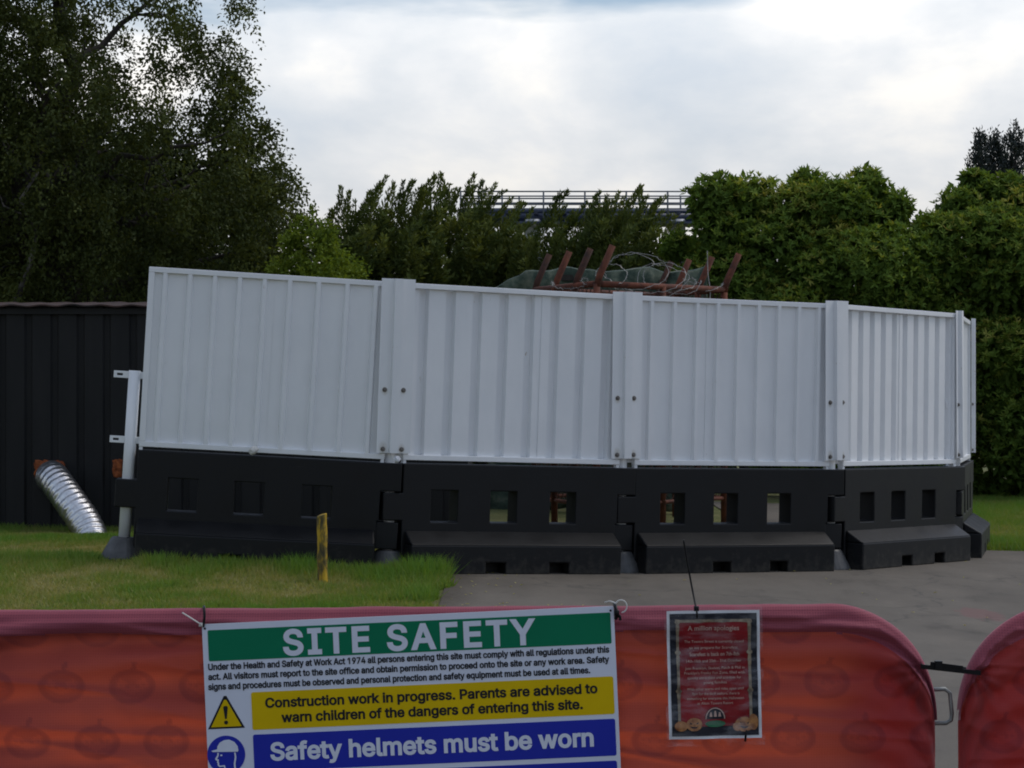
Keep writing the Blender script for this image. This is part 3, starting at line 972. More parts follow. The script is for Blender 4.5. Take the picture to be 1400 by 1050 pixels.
# ------------------------------------------------------------------ roller coaster in the distance
CD = 58.0
rc = empty('coaster_track', (at(810, 0, CD).x, CD, 0))
tag(rc, 'distant dark blue roller coaster track with a railed walkway above the trees', 'roller coaster')
ox = at(810, 0, CD).x
zt = lambda py: at(0, py, CD).z
MB().tube([(-3.5, 0, zt(297)), (4.2, 0, zt(297))], 0.12, 10).build('track_spine', M['coaster_blue'], rc, True)
for dy in (-0.5, 0.5):
    MB().tube([(-3.5, dy, zt(291)), (4.2, dy, zt(291))], 0.055, 8).build('track_rail', M['coaster_blue'], rc, True)
for k in range(-4, 6): MB().box(k * 0.75 - 0.05, k * 0.75 + 0.05, -0.55, 0.55, zt(295) + 0.02, zt(295) + 0.07).build('cross_tie', M['coaster_blue'], rc)
MB().box(-3.5, 4.2, -0.75, 0.75, zt(308), zt(305)).build('walkway', M['coaster_blue'], rc)
for py in (265, 274.5, 282.5):
    for dy in (-0.75, 0.75):
        MB().tube([(-3.5, dy, zt(py)), (4.2, dy, zt(py))], 0.022, 6).build('handrail', M['coaster_grey'], rc, True)
for k in range(-3, 4):
    for dy in (-0.75, 0.75):
        MB().tube([(k * 1.08 + dy * 0.3, dy, zt(306)), (k * 1.08 + dy * 0.3, dy, zt(264))], 0.026, 6).build('railing_post', M['coaster_grey'], rc, True)
for px in (728, 926):
    xx = at(px, 0, CD).x - ox
    MB().tube([(xx, 0, -0.2), (xx, 0, zt(300))], 0.22, 14).build('column', M['pale_steel'], rc, True)
    MB().tube([(xx - 1.2, 0.4, -0.2), (xx, 0.2, zt(306))], 0.09, 8).build('brace', M['pale_steel'], rc, True)

# ------------------------------------------------------------------ trees and shrubs
def in_poly(P, x, y):
    c = np.zeros(len(x), bool)
    n = len(P)
    for i in range(n):
        x0, y0 = P[i]; x1, y1 = P[(i + 1) % n]
        m_ = (y0 > y) != (y1 > y)
        with np.errstate(divide='ignore', invalid='ignore'):
            c ^= m_ & (x < (x1 - x0) * (y - y0) / (y1 - y0) + x0)
    return c
def sample_poly(P, n, d):
    """n points (x, z in metres) inside an outline measured at distance d"""
    P = np.array(P, float)
    lo, hi = P.min(0), P.max(0)
    out = np.zeros((0, 2))
    while len(out) < n:
        q = lo + (hi - lo) * rng.random((n * 2, 2))
        out = np.vstack([out, q[in_poly(P, q[:, 0], q[:, 1])]])
    q = out[:n]
    return q, np.stack([(q[:, 0] - CX) / FP * d, HC - (q[:, 1] - HY) / FP * d], 1)
def edge_dist(P, q):
    P = np.array(P, float)
    best = np.full(len(q), 1e9)
    for i in range(len(P)):
        a, b_ = P[i], P[(i + 1) % len(P)]
        ab = b_ - a
        t_ = np.clip(((q - a) @ ab) / (ab @ ab), 0, 1)
        best = np.minimum(best, np.linalg.norm(q - (a + t_[:, None] * ab), axis=1))
    return best

def limb_path(p0, p1, sag, rs, n=7):
    p0, p1 = Vector(p0), Vector(p1)
    out = []
    for k in range(n + 1):
        t_ = k / n
        p = p0.lerp(p1, t_)
        p.z += sag * math.sin(t_ * math.pi)
        if 0 < k < n:
            p += Vector((rs.uniform(-1, 1), rs.uniform(-1, 1), rs.uniform(-1, 1))) * (p1 - p0).length * 0.045
        out.append(p)
    return out

def clump_tree(name, label, cat, base, poly, d, depth, n_clump, per, clump_r, leaf_l, leaf_w, mat, bark, trunk_px, trunk_r, group=None,
               droop=0.7, thin=None, limbs=14, lean_top=None, seed=1, tone_mu=0.45):
    rs = random.Random(seed)
    root = empty(name, base)
    tag(root, label, cat, group)
    bx, by, bz = base
    q, xz = sample_poly(poly, n_clump, d)
    ed = edge_dist(poly, q)
    if thin is not None:
        keep = thin(q)
        q, xz, ed = q[keep], xz[keep], ed[keep]
    n = len(q)
    th = depth * np.sqrt(np.clip(ed / (0.28 * np.ptp(np.array(poly)[:, 0])), 0.06, 1))
    yy = d + th * rng.uniform(-1, 1, n)
    C = np.stack([xz[:, 0], yy, xz[:, 1]], 1)
    # leaves: each clump is a few hanging sprays
    per_n = rng.integers(int(per * 0.55), int(per * 1.3), n)
    ci = np.repeat(np.arange(n), per_n)
    m = len(ci)
    nspr = 6
    spr_dir = unit(rng.normal(size=(n, nspr, 3)) + np.array([0, 0, 0.15]))
    spr = rng.integers(0, nspr, m)
    t_ = rng.random(m) ** 0.7
    off = spr_dir[ci, spr] * (t_ * clump_r * rng.uniform(0.85, 1.25, m))[:, None]
    off[:, 2] -= droop * clump_r * t_ ** 2
    off += rng.normal(size=(m, 3)) * clump_r * 0.13
    P = C[ci] + off
    A = spr_dir[ci, spr] * 0.6 + rv(m) * 0.8 + np.array([0, 0, -0.55 * droop])
    Nn = rv(m) + np.array([0, -0.2, 0.6])
    tone = np.clip(tone_mu + rng.normal(size=n)[ci] * 0.17 + rng.normal(size=m) * 0.10, 0, 1)
    L = leaf_l * rng.uniform(0.7, 1.3, m); W = leaf_w * rng.uniform(0.75, 1.25, m)
    o = link('crown', leaf_mesh('crown', P - np.array(base), A, Nn, L, W, mat, tone), root)
    # trunk and limbs
    tb = MB()
    top = Vector(lean_top) if lean_top else Vector((bx, by, xz[:, 1].max() * 0.92))
    base_v = Vector(base) - Vector((0, 0, 0.25))
    tp = limb_path(base_v, top, 0, rs, 10)
    loc_ = lambda v: tuple(Vector(v) - Vector(base))
    tb.tube([loc_(p) for p in tp], [trunk_r * (1 - 0.82 * k / 10) * (1.25 if k == 0 else 1) for k in range(11)], 10)
    order = rng.permutation(n)[:limbs]
    for k_, i_ in enumerate(order):
        tgt = Vector(C[i_])
        # leave the trunk lower than the tip
        tz = max(base[2] + 0.8, tgt.z - (tgt - Vector((bx, by, tgt.z))).length * rs.uniform(0.25, 0.7))
        f = min(0.97, max(0.05, (tz - base_v.z) / max(0.1, (top.z - base_v.z))))
        k0 = int(f * 10)
        st_ = tp[k0].lerp(tp[min(10, k0 + 1)], f * 10 - k0)
        r0 = trunk_r * (1 - 0.82 * f) * 0.55
        lp = limb_path(st_, tgt, rs.uniform(0.0, 0.25), rs, 8)
        tb.tube([loc_(p) for p in lp], [max(0.008, r0 * (1 - 0.85 * k / 8)) for k in range(9)], 7)
        near = np.argsort(np.linalg.norm(C - np.array(lp[5]), axis=1))[:5]
        for j_ in near:
            sp = limb_path(lp[rs.choice((3, 4, 5))], C[j_], 0.04, rs, 5)
            tb.tube([loc_(p) for p in sp], [max(0.005, r0 * 0.38 * (1 - 0.8 * k / 5)) for k in range(6)], 5)
    tb.build('trunk', bark, root, True)
    return root

# the big spreading tree on the left
bd = 27.5
bx = (62 - CX) / FP * bd
big_poly = [(-330, -330), (180, -340), (300, -80), (338, -10), (352, 50), (345, 72), (312, 92), (322, 118), (352, 140), (378, 156), (398, 195), (410, 232), (416, 262), (402, 300), (380, 335), (330, 385), (200, 425), (0, 430), (-330, 400)]
def thin_big(q):
    off = (q[:, 1] < -50) | (q[:, 0] < -70)
    hole = mnoise
    g = np.array([mnoise.noise(Vector((x * 0.017, y * 0.021, 3.3))) for x, y in q])
    k = g > np.where((q[:, 1] < 110) & (q[:, 0] > 120), 0.02, np.where(q[:, 0] > 330, -0.15, -0.32))
    return k & (~off | (rng.random(len(q)) < 0.42))
clump_tree('spreading_tree', 'large dark spreading tree with fine leaves filling the upper left', 'tree', (bx, bd, float(gz(bx, bd))), big_poly, bd, 1.9,
           1500, 260, 0.36, 0.055, 0.031, GREEN['birch'], M['bark_dark'], 62, 0.20, limbs=30, seed=4, thin=thin_big, tone_mu=0.45, droop=1.0)
# the pale-trunked birch at the left edge
bd2 = 26.6
b2x = (-6 - CX) / FP * bd2
clump_tree('birch_tree', 'birch with a pale leaning trunk at the left edge behind the shed', 'tree', (b2x, bd2, 0.25), [(-220, -60), (60, -40), (75, 120), (40, 230), (-60, 300), (-220, 260)], bd2, 1.0,
           170, 150, 0.30, 0.055, 0.034, GREEN['birch'], M['bark_pale'], 0, 0.085, limbs=3, seed=9, lean_top=tuple(at(52, 235, bd2)), tone_mu=0.5)
# dark trees behind it
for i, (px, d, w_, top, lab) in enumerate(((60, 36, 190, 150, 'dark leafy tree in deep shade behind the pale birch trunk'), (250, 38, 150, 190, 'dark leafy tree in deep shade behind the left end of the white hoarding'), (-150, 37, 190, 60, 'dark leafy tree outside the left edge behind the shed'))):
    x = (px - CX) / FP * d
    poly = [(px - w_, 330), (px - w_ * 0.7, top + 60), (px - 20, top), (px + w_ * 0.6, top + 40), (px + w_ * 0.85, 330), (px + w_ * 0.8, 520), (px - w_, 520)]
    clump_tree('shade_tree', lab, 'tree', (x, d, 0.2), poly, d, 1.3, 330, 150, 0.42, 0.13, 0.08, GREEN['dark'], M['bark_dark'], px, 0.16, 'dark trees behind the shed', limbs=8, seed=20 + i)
# light green shrub
x = (432 - CX) / FP * 26
clump_tree('light_green_bush', 'light green leafy bush between the big dark tree and the feathery yew', 'bush', (x, 26, 0.1), [(374, 480), (374, 385), (385, 350), (405, 320), (425, 302), (440, 307), (455, 325), (472, 345), (492, 385), (500, 480)], 26, 0.6,
           170, 190, 0.17, 0.05, 0.026, GREEN['bright'], M['bark_dark'], 432, 0.05, limbs=10, seed=31, droop=-0.1, tone_mu=0.5)

# feathery yews
def yew(label, px0, px1, env, d, depth, n_pl, per, seed, lean=0.35, h0=600):
    cxp = (px0 + px1) / 2
    x = (cxp - CX) / FP * d
    base = np.array((x, d, float(gz(x, d))))
    root = empty('yew_tree', tuple(base))
    tag(root, label, 'yew', 'feathery yews behind the hoarding')
    ex = np.array([e_[0] for e_ in env], float); ey = np.array([e_[1] for e_ in env], float)
    n_ld = max(8, int((px1 - px0) / 5.5))
    px = rng.uniform(px0, px1, n_pl)
    px[:n_ld] = np.linspace(px0 + 3, px1 - 3, n_ld) + rng.normal(size=n_ld) * 3
    top = np.interp(px, ex, ey)
    yo = rng.uniform(-1, 1, n_pl)
    half = np.sqrt(np.clip(1 - ((px - cxp) / ((px1 - px0) / 2 + 8)) ** 2, 0.05, 1))
    fr = 0.09 + 0.91 * rng.random(n_pl) ** 1.0
    py = top + (h0 - top) * fr + (yo ** 2) * 22
    yo[:n_ld] *= 0.6
    py[:n_ld] = top[:n_ld] + rng.uniform(-10, 18, n_ld)
    fr[:n_ld] = 0.0
    X = (px - CX) / FP * d
    Z = HC - (py - HY) / FP * d
    tip = np.stack([X, d + yo * depth * half, Z], 1)
    dirv = unit(np.stack([0.30 * (px - cxp) / (px1 - px0) * 2 + lean * 0.40 + rng.normal(size=n_pl) * 0.22, yo * 0.5 - 0.25 + rng.normal(size=n_pl) * 0.2, np.full(n_pl, 1.0) - fr * 0.55], 1))
    ln = rng.uniform(0.45, 0.95, n_pl)
    ln[:n_ld] = rng.uniform(0.8, 1.2, n_ld)
    org_ = tip - dirv * ln[:, None]
    cnt = np.full(n_pl, per); cnt[:n_ld] = int(per * 2.2)
    ci = np.repeat(np.arange(n_pl), cnt)
    m = len(ci)
    t_ = rng.random(m)
    rw_ = np.where(ci < n_ld, 0.095, 0.17)
    # side sprays stand off the stem in steps
    rad = rw_ * (1 - t_) ** 0.8 * (0.45 + 0.55 * np.abs(np.sin(t_ * 17 + ci))) * rng.random(m) ** 0.5 + 0.008
    rvv = rv(m)
    lat = unit(rvv - dirv[ci] * (rvv * dirv[ci]).sum(1, keepdims=True))
    # tips nod over to one side
    nod = np.stack([np.where(ci < n_ld, 0.13, 0.08), np.zeros(m), np.full(m, -0.04)], 1) * (t_ ** 3)[:, None]
    P = org_[ci] + dirv[ci] * (t_ * ln[ci])[:, None] + lat * rad[:, None] + nod
    A = dirv[ci] * np.where(ci < n_ld, 1.0, 0.8)[:, None] + lat * np.where(ci < n_ld, 0.5, 0.8)[:, None] + rv(m) * 0.3 + np.array([0.1, 0, 0]) * (t_ ** 2)[:, None]
    tone = np.clip(0.42 + rng.normal(size=n_pl)[ci] * 0.17 + rng.normal(size=m) * 0.13 + 0.12 * t_, 0, 1)
    link('crown', leaf_mesh('crown', P - base, A, rv(m) + np.array([0, -0.4, 0.3]), np.where(ci < n_ld, 0.075, 0.11) * rng.uniform(0.6, 1.3, m), np.where(ci < n_ld, 0.024, 0.036) * rng.uniform(0.7, 1.3, m), GREEN['yew'], tone), root)
    tb = MB()
    rs = random.Random(seed)
    tb.tube([(0, 0, -0.2), (0.03, 0, 1.0), (0.0, 0.05, 2.2)], [0.17, 0.13, 0.07], 9)
    for k in range(16):
        i_ = rng.integers(0, n_pl)
        tb.tube([Vector((0, 0, rs.uniform(0.3, 1.4))), (Vector(org_[i_] - base)) * 0.6 + Vector((0, 0, 0.3)), Vector(org_[i_] - base), Vector(tip[i_] - base) * 0.98], [0.05, 0.035, 0.02, 0.006], 6)
    tb.build('trunk', M['bark_dark'], root, True)
yew('tall feathery dark yew next to the light green bush, its tips nodding right', 440, 605, [(440, 290), (452, 262), (468, 258), (482, 290), (495, 250), (515, 246), (535, 252), (548, 240), (565, 255), (585, 246), (605, 242)], 37, 1.2, 560, 125, 1)
yew('tall feathery dark yew in the middle, left of the distant coaster rails', 570, 735, [(570, 262), (585, 248), (600, 236), (615, 262), (630, 250), (645, 242), (665, 258), (690, 268), (715, 282), (735, 305)], 38.5, 1.2, 560, 125, 2)
yew('low feathery yew in front of the coaster column, above the rusty arms', 700, 820, [(700, 300), (722, 330), (742, 300), (752, 275), (764, 264), (776, 290), (795, 280), (820, 282)], 37.5, 0.9, 420, 125, 3, 0.1)
yew('rounded feathery yew in front of the coaster rails, beside the broadleaf hedge', 792, 925, [(792, 290), (806, 268), (820, 258), (838, 262), (852, 253), (868, 262), (885, 262), (905, 280), (925, 312)], 36.5, 1.0, 480, 125, 4, 0.2)

# broad-leaved evergreen shrubs on the right
def rhodo(label, poly, d, depth, n_lobe, seed, base_px, ros=250, front=1.0):
    x = (base_px - CX) / FP * d
    base = np.array((x, d, float(gz(x, d))))
    root = empty('evergreen_shrub', tuple(base))
    tag(root, label, 'shrub', 'broad leaved evergreen shrubs of the hedge')
    q, xz = sample_poly(poly, n_lobe * 30, d)
    ed = edge_dist(poly, q)
    ok = ed > 14
    q, xz, ed = q[ok], xz[ok], ed[ok]
    chosen = []
    for i in range(len(q)):
        if len(chosen) >= n_lobe: break
        if all(np.linalg.norm(q[i] - q[j]) > 41 for j in chosen): chosen.append(i)
    rad = np.minimum(ed[chosen] / FP * d * 1.05, rng.uniform(0.34, 0.60, len(chosen)))
    rad = np.maximum(rad, 0.17)
    bulge = depth * np.clip(ed[chosen] / 110.0, 0.0, 1.0)
    C = np.stack([xz[chosen, 0], d - front * bulge * rng.uniform(0.35, 1.0, len(chosen)), xz[chosen, 1]], 1)
    n = len(chosen)
    per_n = np.maximum(24, (ros * (rad / 0.5) ** 2).astype(int))
    ci = np.repeat(np.arange(n), per_n)
    m = len(ci)
    out = unit(rng.normal(size=(m, 3)) + np.array([0, -0.55, 0.45]))
    pos = C[ci] + out * (rad[ci] * rng.uniform(0.72, 1.08, m))[:, None] * np.array([1.15, 0.9, 0.85])
    axis = unit(out * 0.6 + np.array([0, -0.1, 0.75]) + rng.normal(size=(m, 3)) * 0.22)
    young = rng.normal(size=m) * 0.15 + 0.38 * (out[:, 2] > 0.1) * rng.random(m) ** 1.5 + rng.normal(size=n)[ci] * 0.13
    k = 6
    ri = np.repeat(np.arange(m), k)
    mm = len(ri)
    rvv = rv(m)
    u_ = unit(np.cross(axis, rvv)); v_ = np.cross(axis, u_)
    an = (np.tile(np.arange(k), m) / k) * 2 * np.pi + rng.random(m)[ri] * 6.28 + rng.normal(size=mm) * 0.15
    radial = u_[ri] * np.cos(an)[:, None] + v_[ri] * np.sin(an)[:, None]
    A = radial + axis[ri] * rng.uniform(0.15, 1.5, mm)[:, None] + rv(mm) * 0.35
    P = pos[ri]
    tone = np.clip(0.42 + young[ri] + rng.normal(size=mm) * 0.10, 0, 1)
    L = 0.088 * rng.uniform(0.7, 1.35, mm); W = 0.028 * rng.uniform(0.8, 1.2, mm)
    # older leaves further in
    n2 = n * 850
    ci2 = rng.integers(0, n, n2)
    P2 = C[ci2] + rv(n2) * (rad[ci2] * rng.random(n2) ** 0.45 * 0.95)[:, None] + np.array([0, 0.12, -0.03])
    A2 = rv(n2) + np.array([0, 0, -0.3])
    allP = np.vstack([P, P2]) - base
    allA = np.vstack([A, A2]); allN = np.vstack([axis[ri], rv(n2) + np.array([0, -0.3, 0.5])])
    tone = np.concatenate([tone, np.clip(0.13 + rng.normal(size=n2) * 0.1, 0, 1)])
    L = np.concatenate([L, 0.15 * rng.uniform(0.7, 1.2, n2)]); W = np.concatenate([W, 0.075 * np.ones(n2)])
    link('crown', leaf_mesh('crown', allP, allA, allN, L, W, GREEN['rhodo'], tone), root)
    tb = MB()
    rs = random.Random(seed)
    for k_ in range(7):
        tb_p = Vector((rs.uniform(-0.5, 0.5), rs.uniform(-0.2, 0.4), -0.15))
        i_ = rng.integers(0, n)
        tgt = Vector(C[i_] - base)
        pth = limb_path(tb_p, tgt, 0.1, rs, 7)
        tb.tube(pth, [0.07 * (1 - 0.8 * q_ / 7) for q_ in range(8)], 7)
    for i_ in range(n):
        tgt = Vector(C[i_] - base)
        pth = limb_path(Vector((tgt.x * 0.6, 0.3, tgt.z * 0.5)), tgt, 0.05, rs, 5)
        tb.tube(pth, [0.03 * (1 - 0.75 * q_ / 5) for q_ in range(6)], 5)
    tb.build('trunk', M['bark_dark'], root, True)
rhodo('wide evergreen shrub with glossy leaves behind the right white panels', [(900, 330), (925, 292), (945, 250), (965, 238), (1000, 236), (1050, 240), (1100, 230), (1160, 226), (1204, 232), (1216, 256), (1250, 272), (1285, 286), (1325, 320), (1325, 665), (960, 665), (960, 470), (960, 400)], 31, 1.0, 200, 3, 1110)
rhodo('tall evergreen shrub with yellowish leaf tips at the right edge above the lawn', [(1255, 300), (1285, 268), (1292, 246), (1315, 238), (1340, 230), (1372, 236), (1400, 212), (1470, 190), (1600, 230), (1620, 690), (1300, 690), (1240, 600), (1245, 420)], 31.5, 1.3, 210, 4, 1410)
rhodo('low evergreen shrub with drooping leaves under the wide one, behind the green netting', [(905, 400), (930, 330), (975, 310), (1060, 330), (1110, 420), (1100, 640), (880, 640)], 33, 0.6, 48, 5, 1010, 200)

# dark conifers far right
def spire(label, px, top, w_, d, seed):
    x = (px - CX) / FP * d
    base = np.array((x, d, float(gz(x, d))))
    root = empty('dark_conifer', tuple(base)); tag(root, label, 'conifer', 'dark conifers beyond the hedge')
    zt_ = HC - (top - HY) / FP * d
    n = 420
    f = rng.random(n) ** 0.8
    Z = zt_ * (1 - f * 0.75)
    rr = (w_ / FP * d) * np.clip(f * 9, 0.12, 1) ** 0.6 * rng.uniform(0.4, 1, n)
    a = rng.random(n) * 6.28
    C = np.stack([x + rr * np.cos(a), d + rr * np.sin(a), Z], 1)
    per = 36
    ci = np.repeat(np.arange(n), per); m = len(ci)
    P = C[ci] + rng.normal(size=(m, 3)) * np.array([0.07, 0.07, 0.09])
    A = rv(m) * 0.7 + np.array([0, 0, 0.9])
    tone = np.clip(0.4 + rng.normal(size=m) * 0.25, 0, 1)
    link('crown', leaf_mesh('crown', P - base, A, rv(m), 0.12 * rng.uniform(0.6, 1.2, m), 0.045, GREEN['spire'], tone), root)
    MB().tube([(0, 0, -0.3), (0, 0, zt_ * 0.5), (0, 0, zt_ * 0.98)], [0.2, 0.13, 0.02], 8).build('trunk', M['bark_dark'], root, True)
spire('slim dark conifer just above the evergreen hedge, left of its taller twin', 1339, 186, 15, 62, 1)
spire('dark conifer with a blunt double top, the middle one above the hedge', 1359, 183, 13, 63, 2)
spire('tallest dark conifer at the right edge above the hedge', 1388, 174, 20, 62, 3)

# far belt of woodland
n = 26000
xx = rng.uniform(-45, 45, n); yy = 88 + rng.normal(size=n) * 2.5
hh = 4.2 + 1.3 * np.sin(xx * 0.33) + 0.8 * np.sin(xx * 0.9 + 1)
P = np.stack([xx, yy, rng.random(n) * hh], 1)
wood = link('far_wood', leaf_mesh('far_wood', P, rv(n), rv(n), 0.8 * rng.uniform(0.5, 1.2, n), 0.45, GREEN['dark'], rng.random(n)))
tag(wood, 'dark belt of far woodland behind everything', 'woodland', kind='stuff')

# ------------------------------------------------------------------ grass
def grass(name, label, n, region, tall):
    x = rng.uniform(region[0], region[1], n); y = region[2] + (region[3] - region[2]) * rng.random(n)
    keep = np.ones(n, bool)
    if name == 'lawn_grass':
        edge = PXE + 0.06 * np.sin(y * 3.1) + 0.05 * np.sin(y * 7.7 + 1) - 0.02
        keep = (x < edge) & (y < SY + 0.1)
    else:
        edge = LAWN_R + 0.07 * np.sin(x * 4.0)
        keep = (y > edge) & (x > 4.68)
    x, y = x[keep], y[keep]; n = len(x)
    patch = np.array([mnoise.noise(Vector((a * 0.9, b_ * 0.45, 0.5))) + 0.5 * mnoise.noise(Vector((a * 2.6, b_ * 1.3, 4.5))) for a, b_ in zip(x, y)])
    tl = tall(x, y)
    clump = np.array([mnoise.noise(Vector((a * 4.5, b_ * 2.4, 9.5))) for a, b_ in zip(x, y)])
    h = (0.016 + 0.026 * rng.random(n)) * (1 + 0.6 * patch + 0.9 * np.clip(clump, 0, 1)) + tl * (0.06 + 0.09 * rng.random(n)) * (0.7 + 0.9 * np.clip(patch + 0.25, 0, 1))
    h = np.maximum(h, 0.012)
    z = gz(x, y)
    a = rng.random(n) * 6.28
    w_ = 0.0045 + 0.004 * rng.random(n)
    ln = rng.normal(size=(n, 2)) * 0.4 * h[:, None]
    B = np.stack([x, y, z - 0.004], 1)
    S = np.stack([np.cos(a), np.sin(a), np.zeros(n)], 1) * w_[:, None]
    T = B + np.stack([ln[:, 0], ln[:, 1], h], 1)
    V = np.stack([B - S, B + S, T], 1).reshape(-1, 3)
    tone = np.clip(0.50 + 0.46 * patch + 0.34 * clump + 0.38 * tl + rng.normal(size=n) * 0.13, 0, 1)
    o = link(name, np_mesh(name, V, np.arange(3 * n).reshape(n, 3), GREEN['grass'], tone))
    tag(o, label, 'grass', kind='stuff')
jl = [(v.x, v.y) for v in J]
def tall_left(x, y):
    # uncut along the barrier feet, the shed and the path edge
    line = np.interp(x, [p[0] for p in jl], [p[1] for p in jl]) - 0.36
    t_ = np.exp(-((y - line) / 0.55) ** 2) * (y < line + 0.4)
    t_ += 0.45 * np.exp(-((x - PXE + 0.12) / 0.25) ** 2) * (y > 15.2)
    t_ += 0.35 * np.exp(-((y - SY) / 0.35) ** 2)
    t_ = t_ * (1 - np.exp(-((x + 3.06) / 0.3) ** 2))
    t_ += 0.6 * np.exp(-(((x + 2.72) / 0.13) ** 2 + ((y - 16.7) / 0.25) ** 2))
    return np.clip(t_, 0, 1)
grass('lawn_grass', 'lawn with dry patches in front of the hoarding, long along the barrier feet', 230000, (-6.2, PXE + 0.1, LAWN_Y0, SY + 0.1), tall_left)
grass('bank_grass', 'green grass strip between the path and the evergreen hedge on the right', 60000, (4.6, 9.0, LAWN_R - 0.1, 33.0), lambda x, y: 0.35 + 0.4 * np.exp(-((y - LAWN_R) / 0.4) ** 2))

nl = 150
lx = rng.uniform(-0.4, 7.0, nl); ly = rng.uniform(14.5, 21.0, nl)
lx[:60] = rng.uniform(-0.5, 0.1, 60)
Pl = np.stack([lx, ly, gz(lx, ly) + 0.02], 1)
Al = rv(nl); Al[:, 2] *= 0.15
lit = link('leaf_litter', leaf_mesh('leaf_litter', Pl, Al, np.tile(np.array([0.0, 0.0, 1.0]), (nl, 1)), 0.035 * rng.uniform(0.5, 1.3, nl), 0.018, GREEN['grass'], rng.random(nl) * 0.3))
tag(lit, 'scattered bits of dry leaf and grass on the concrete path', 'litter', kind='stuff')

# ------------------------------------------------------------------ front crowd barriers in orange scrim
FS = 594.0
FD = FP / FS                                  # 5.05 m
def fx(px): return (px - CX) / FS
def fz(py): return HC - (py - HY) / FS
BT = 1.108                                    # top of the tube
BL0, BL1 = -1.32, fx(1279)
def crowd_barrier(x0, x1, y, label, rotz=0.0, hook=True):
    root = empty('crowd_barrier', ((x0 + x1) / 2, y, 0)); root.rotation_euler.z = rotz
    tag(root, label, 'barrier', 'steel crowd barriers under orange fabric')
    a, b_ = x0 - (x0 + x1) / 2, x1 - (x0 + x1) / 2
    a += 0.026; b_ -= 0.026
    rr, top, bot = 0.235, BT - 0.025, 0.16
    pts = [Vector((a + rr, 0, bot)), Vector((b_ - 0.05, 0, bot))]
    def arc(cx_, cz_, r_, a0, a1, n_=10):
        return [Vector((cx_ + r_ * math.cos(R(a0 + (a1 - a0) * k / n_)), 0, cz_ + r_ * math.sin(R(a0 + (a1 - a0) * k / n_)))) for k in range(n_ + 1)]
    pts = arc(b_ - 0.06, bot + 0.06, 0.06, -90, 0) + arc(b_ - rr, top - rr, rr, 0, 90) + arc(a + rr, top - rr, rr, 90, 180) + arc(a + 0.06, bot + 0.06, 0.06, 180, 270)
    pts.append(pts[0])
    MB().tube(pts, 0.019, 10, False).build('outer_tube', M['steel'], root, True)
    nb_ = int((b_ - a) / 0.135)
    for k in range(1, nb_):
        x = a + (b_ - a) * k / nb_
        e_ = min(x - a, b_ - x)
        zt_ = top if e_ > rr else top - rr + math.sqrt(max(0, rr ** 2 - (rr - e_) ** 2))
        MB().tube([(x, 0, bot), (x, 0, zt_)], 0.007, 6).build('upright', M['steel'], root, True)
    for x in (a + 0.3, b_ - 0.3):
        MB().tube([(x, -0.28, 0.016), (x, -0.2, 0.03), (x, 0, 0.15), (x, 0.2, 0.03), (x, 0.28, 0.016)], 0.014, 8).build('foot', M['steel'], root, True)
    if hook:
        MB().tube([(b_ + 0.0, 0, 0.905), (b_ + 0.052, 0, 0.907), (b_ + 0.064, 0, 0.897), (b_ + 0.068, 0, 0.85), (b_ + 0.066, 0, 0.835), (b_ + 0.055, 0, 0.828), (b_, 0, 0.828)], 0.0052, 8).build('hook', M['steel'], root, True)
    return root
front_frame = crowd_barrier(BL0, BL1, FD + 0.03, 'steel crowd barrier under the wide orange cover that carries the safety sign')
crowd_barrier(fx(1316), fx(1316) + 2.3, FD + 0.03, 'steel crowd barrier under the red cover at the right edge', 0.0, False)

def pumpkin(x, z):
    """printed pumpkin pattern: 1 inside dark print"""
    pu, pv = 0.160, 0.1275
    row = np.floor((1.0 - z) / pv)
    v = ((1.0 - z) / pv - row - 0.5) * pv
    sh = np.where(row.astype(int) % 2 == 0, 0.0, 0.5)
    q = (x + 1.117) / pu + sh
    u = (q - np.floor(q) - 0.5) * pu
    up = -v
    e = np.sqrt((u / 0.054) ** 2 + ((up + 0.006) / 0.040) ** 2)
    body = np.clip((1.02 - e) / 0.08, 0, 1)
    ring = body * np.clip((e - 0.62) / 0.12, 0.0, 1) 
    ribs = body * (0.5 + 0.5 * np.cos(u / 0.053 * 9.5 / (0.35 + 0.65 * np.sqrt(np.clip(1 - ((up + 0.006) / 0.042) ** 2, 0.05, 1))))) * 0.45
    inner = np.maximum(ring * 0.95, np.maximum(ribs, body * 0.62))
    # cut-out face
    ax = np.abs(u)
    eye = (up > -0.002) & (up < 0.012 - 0.45 * (0.030 - ax)) & (ax > 0.010) & (ax < 0.030)
    mouth = (up < -0.010 + 0.25 * ax + 0.004 * np.sign(np.sin(ax * 420))) & (up > -0.026 + 0.5 * ax) & (ax < 0.034)
    inner = np.where(eye | mouth, inner * 0.25, inner)
    stem = ((np.abs(u - 0.004 - (up - 0.03) * 0.3) < 0.0055) & (up > 0.026) & (up < 0.05)) * 0.9
    return np.maximum(inner, stem)

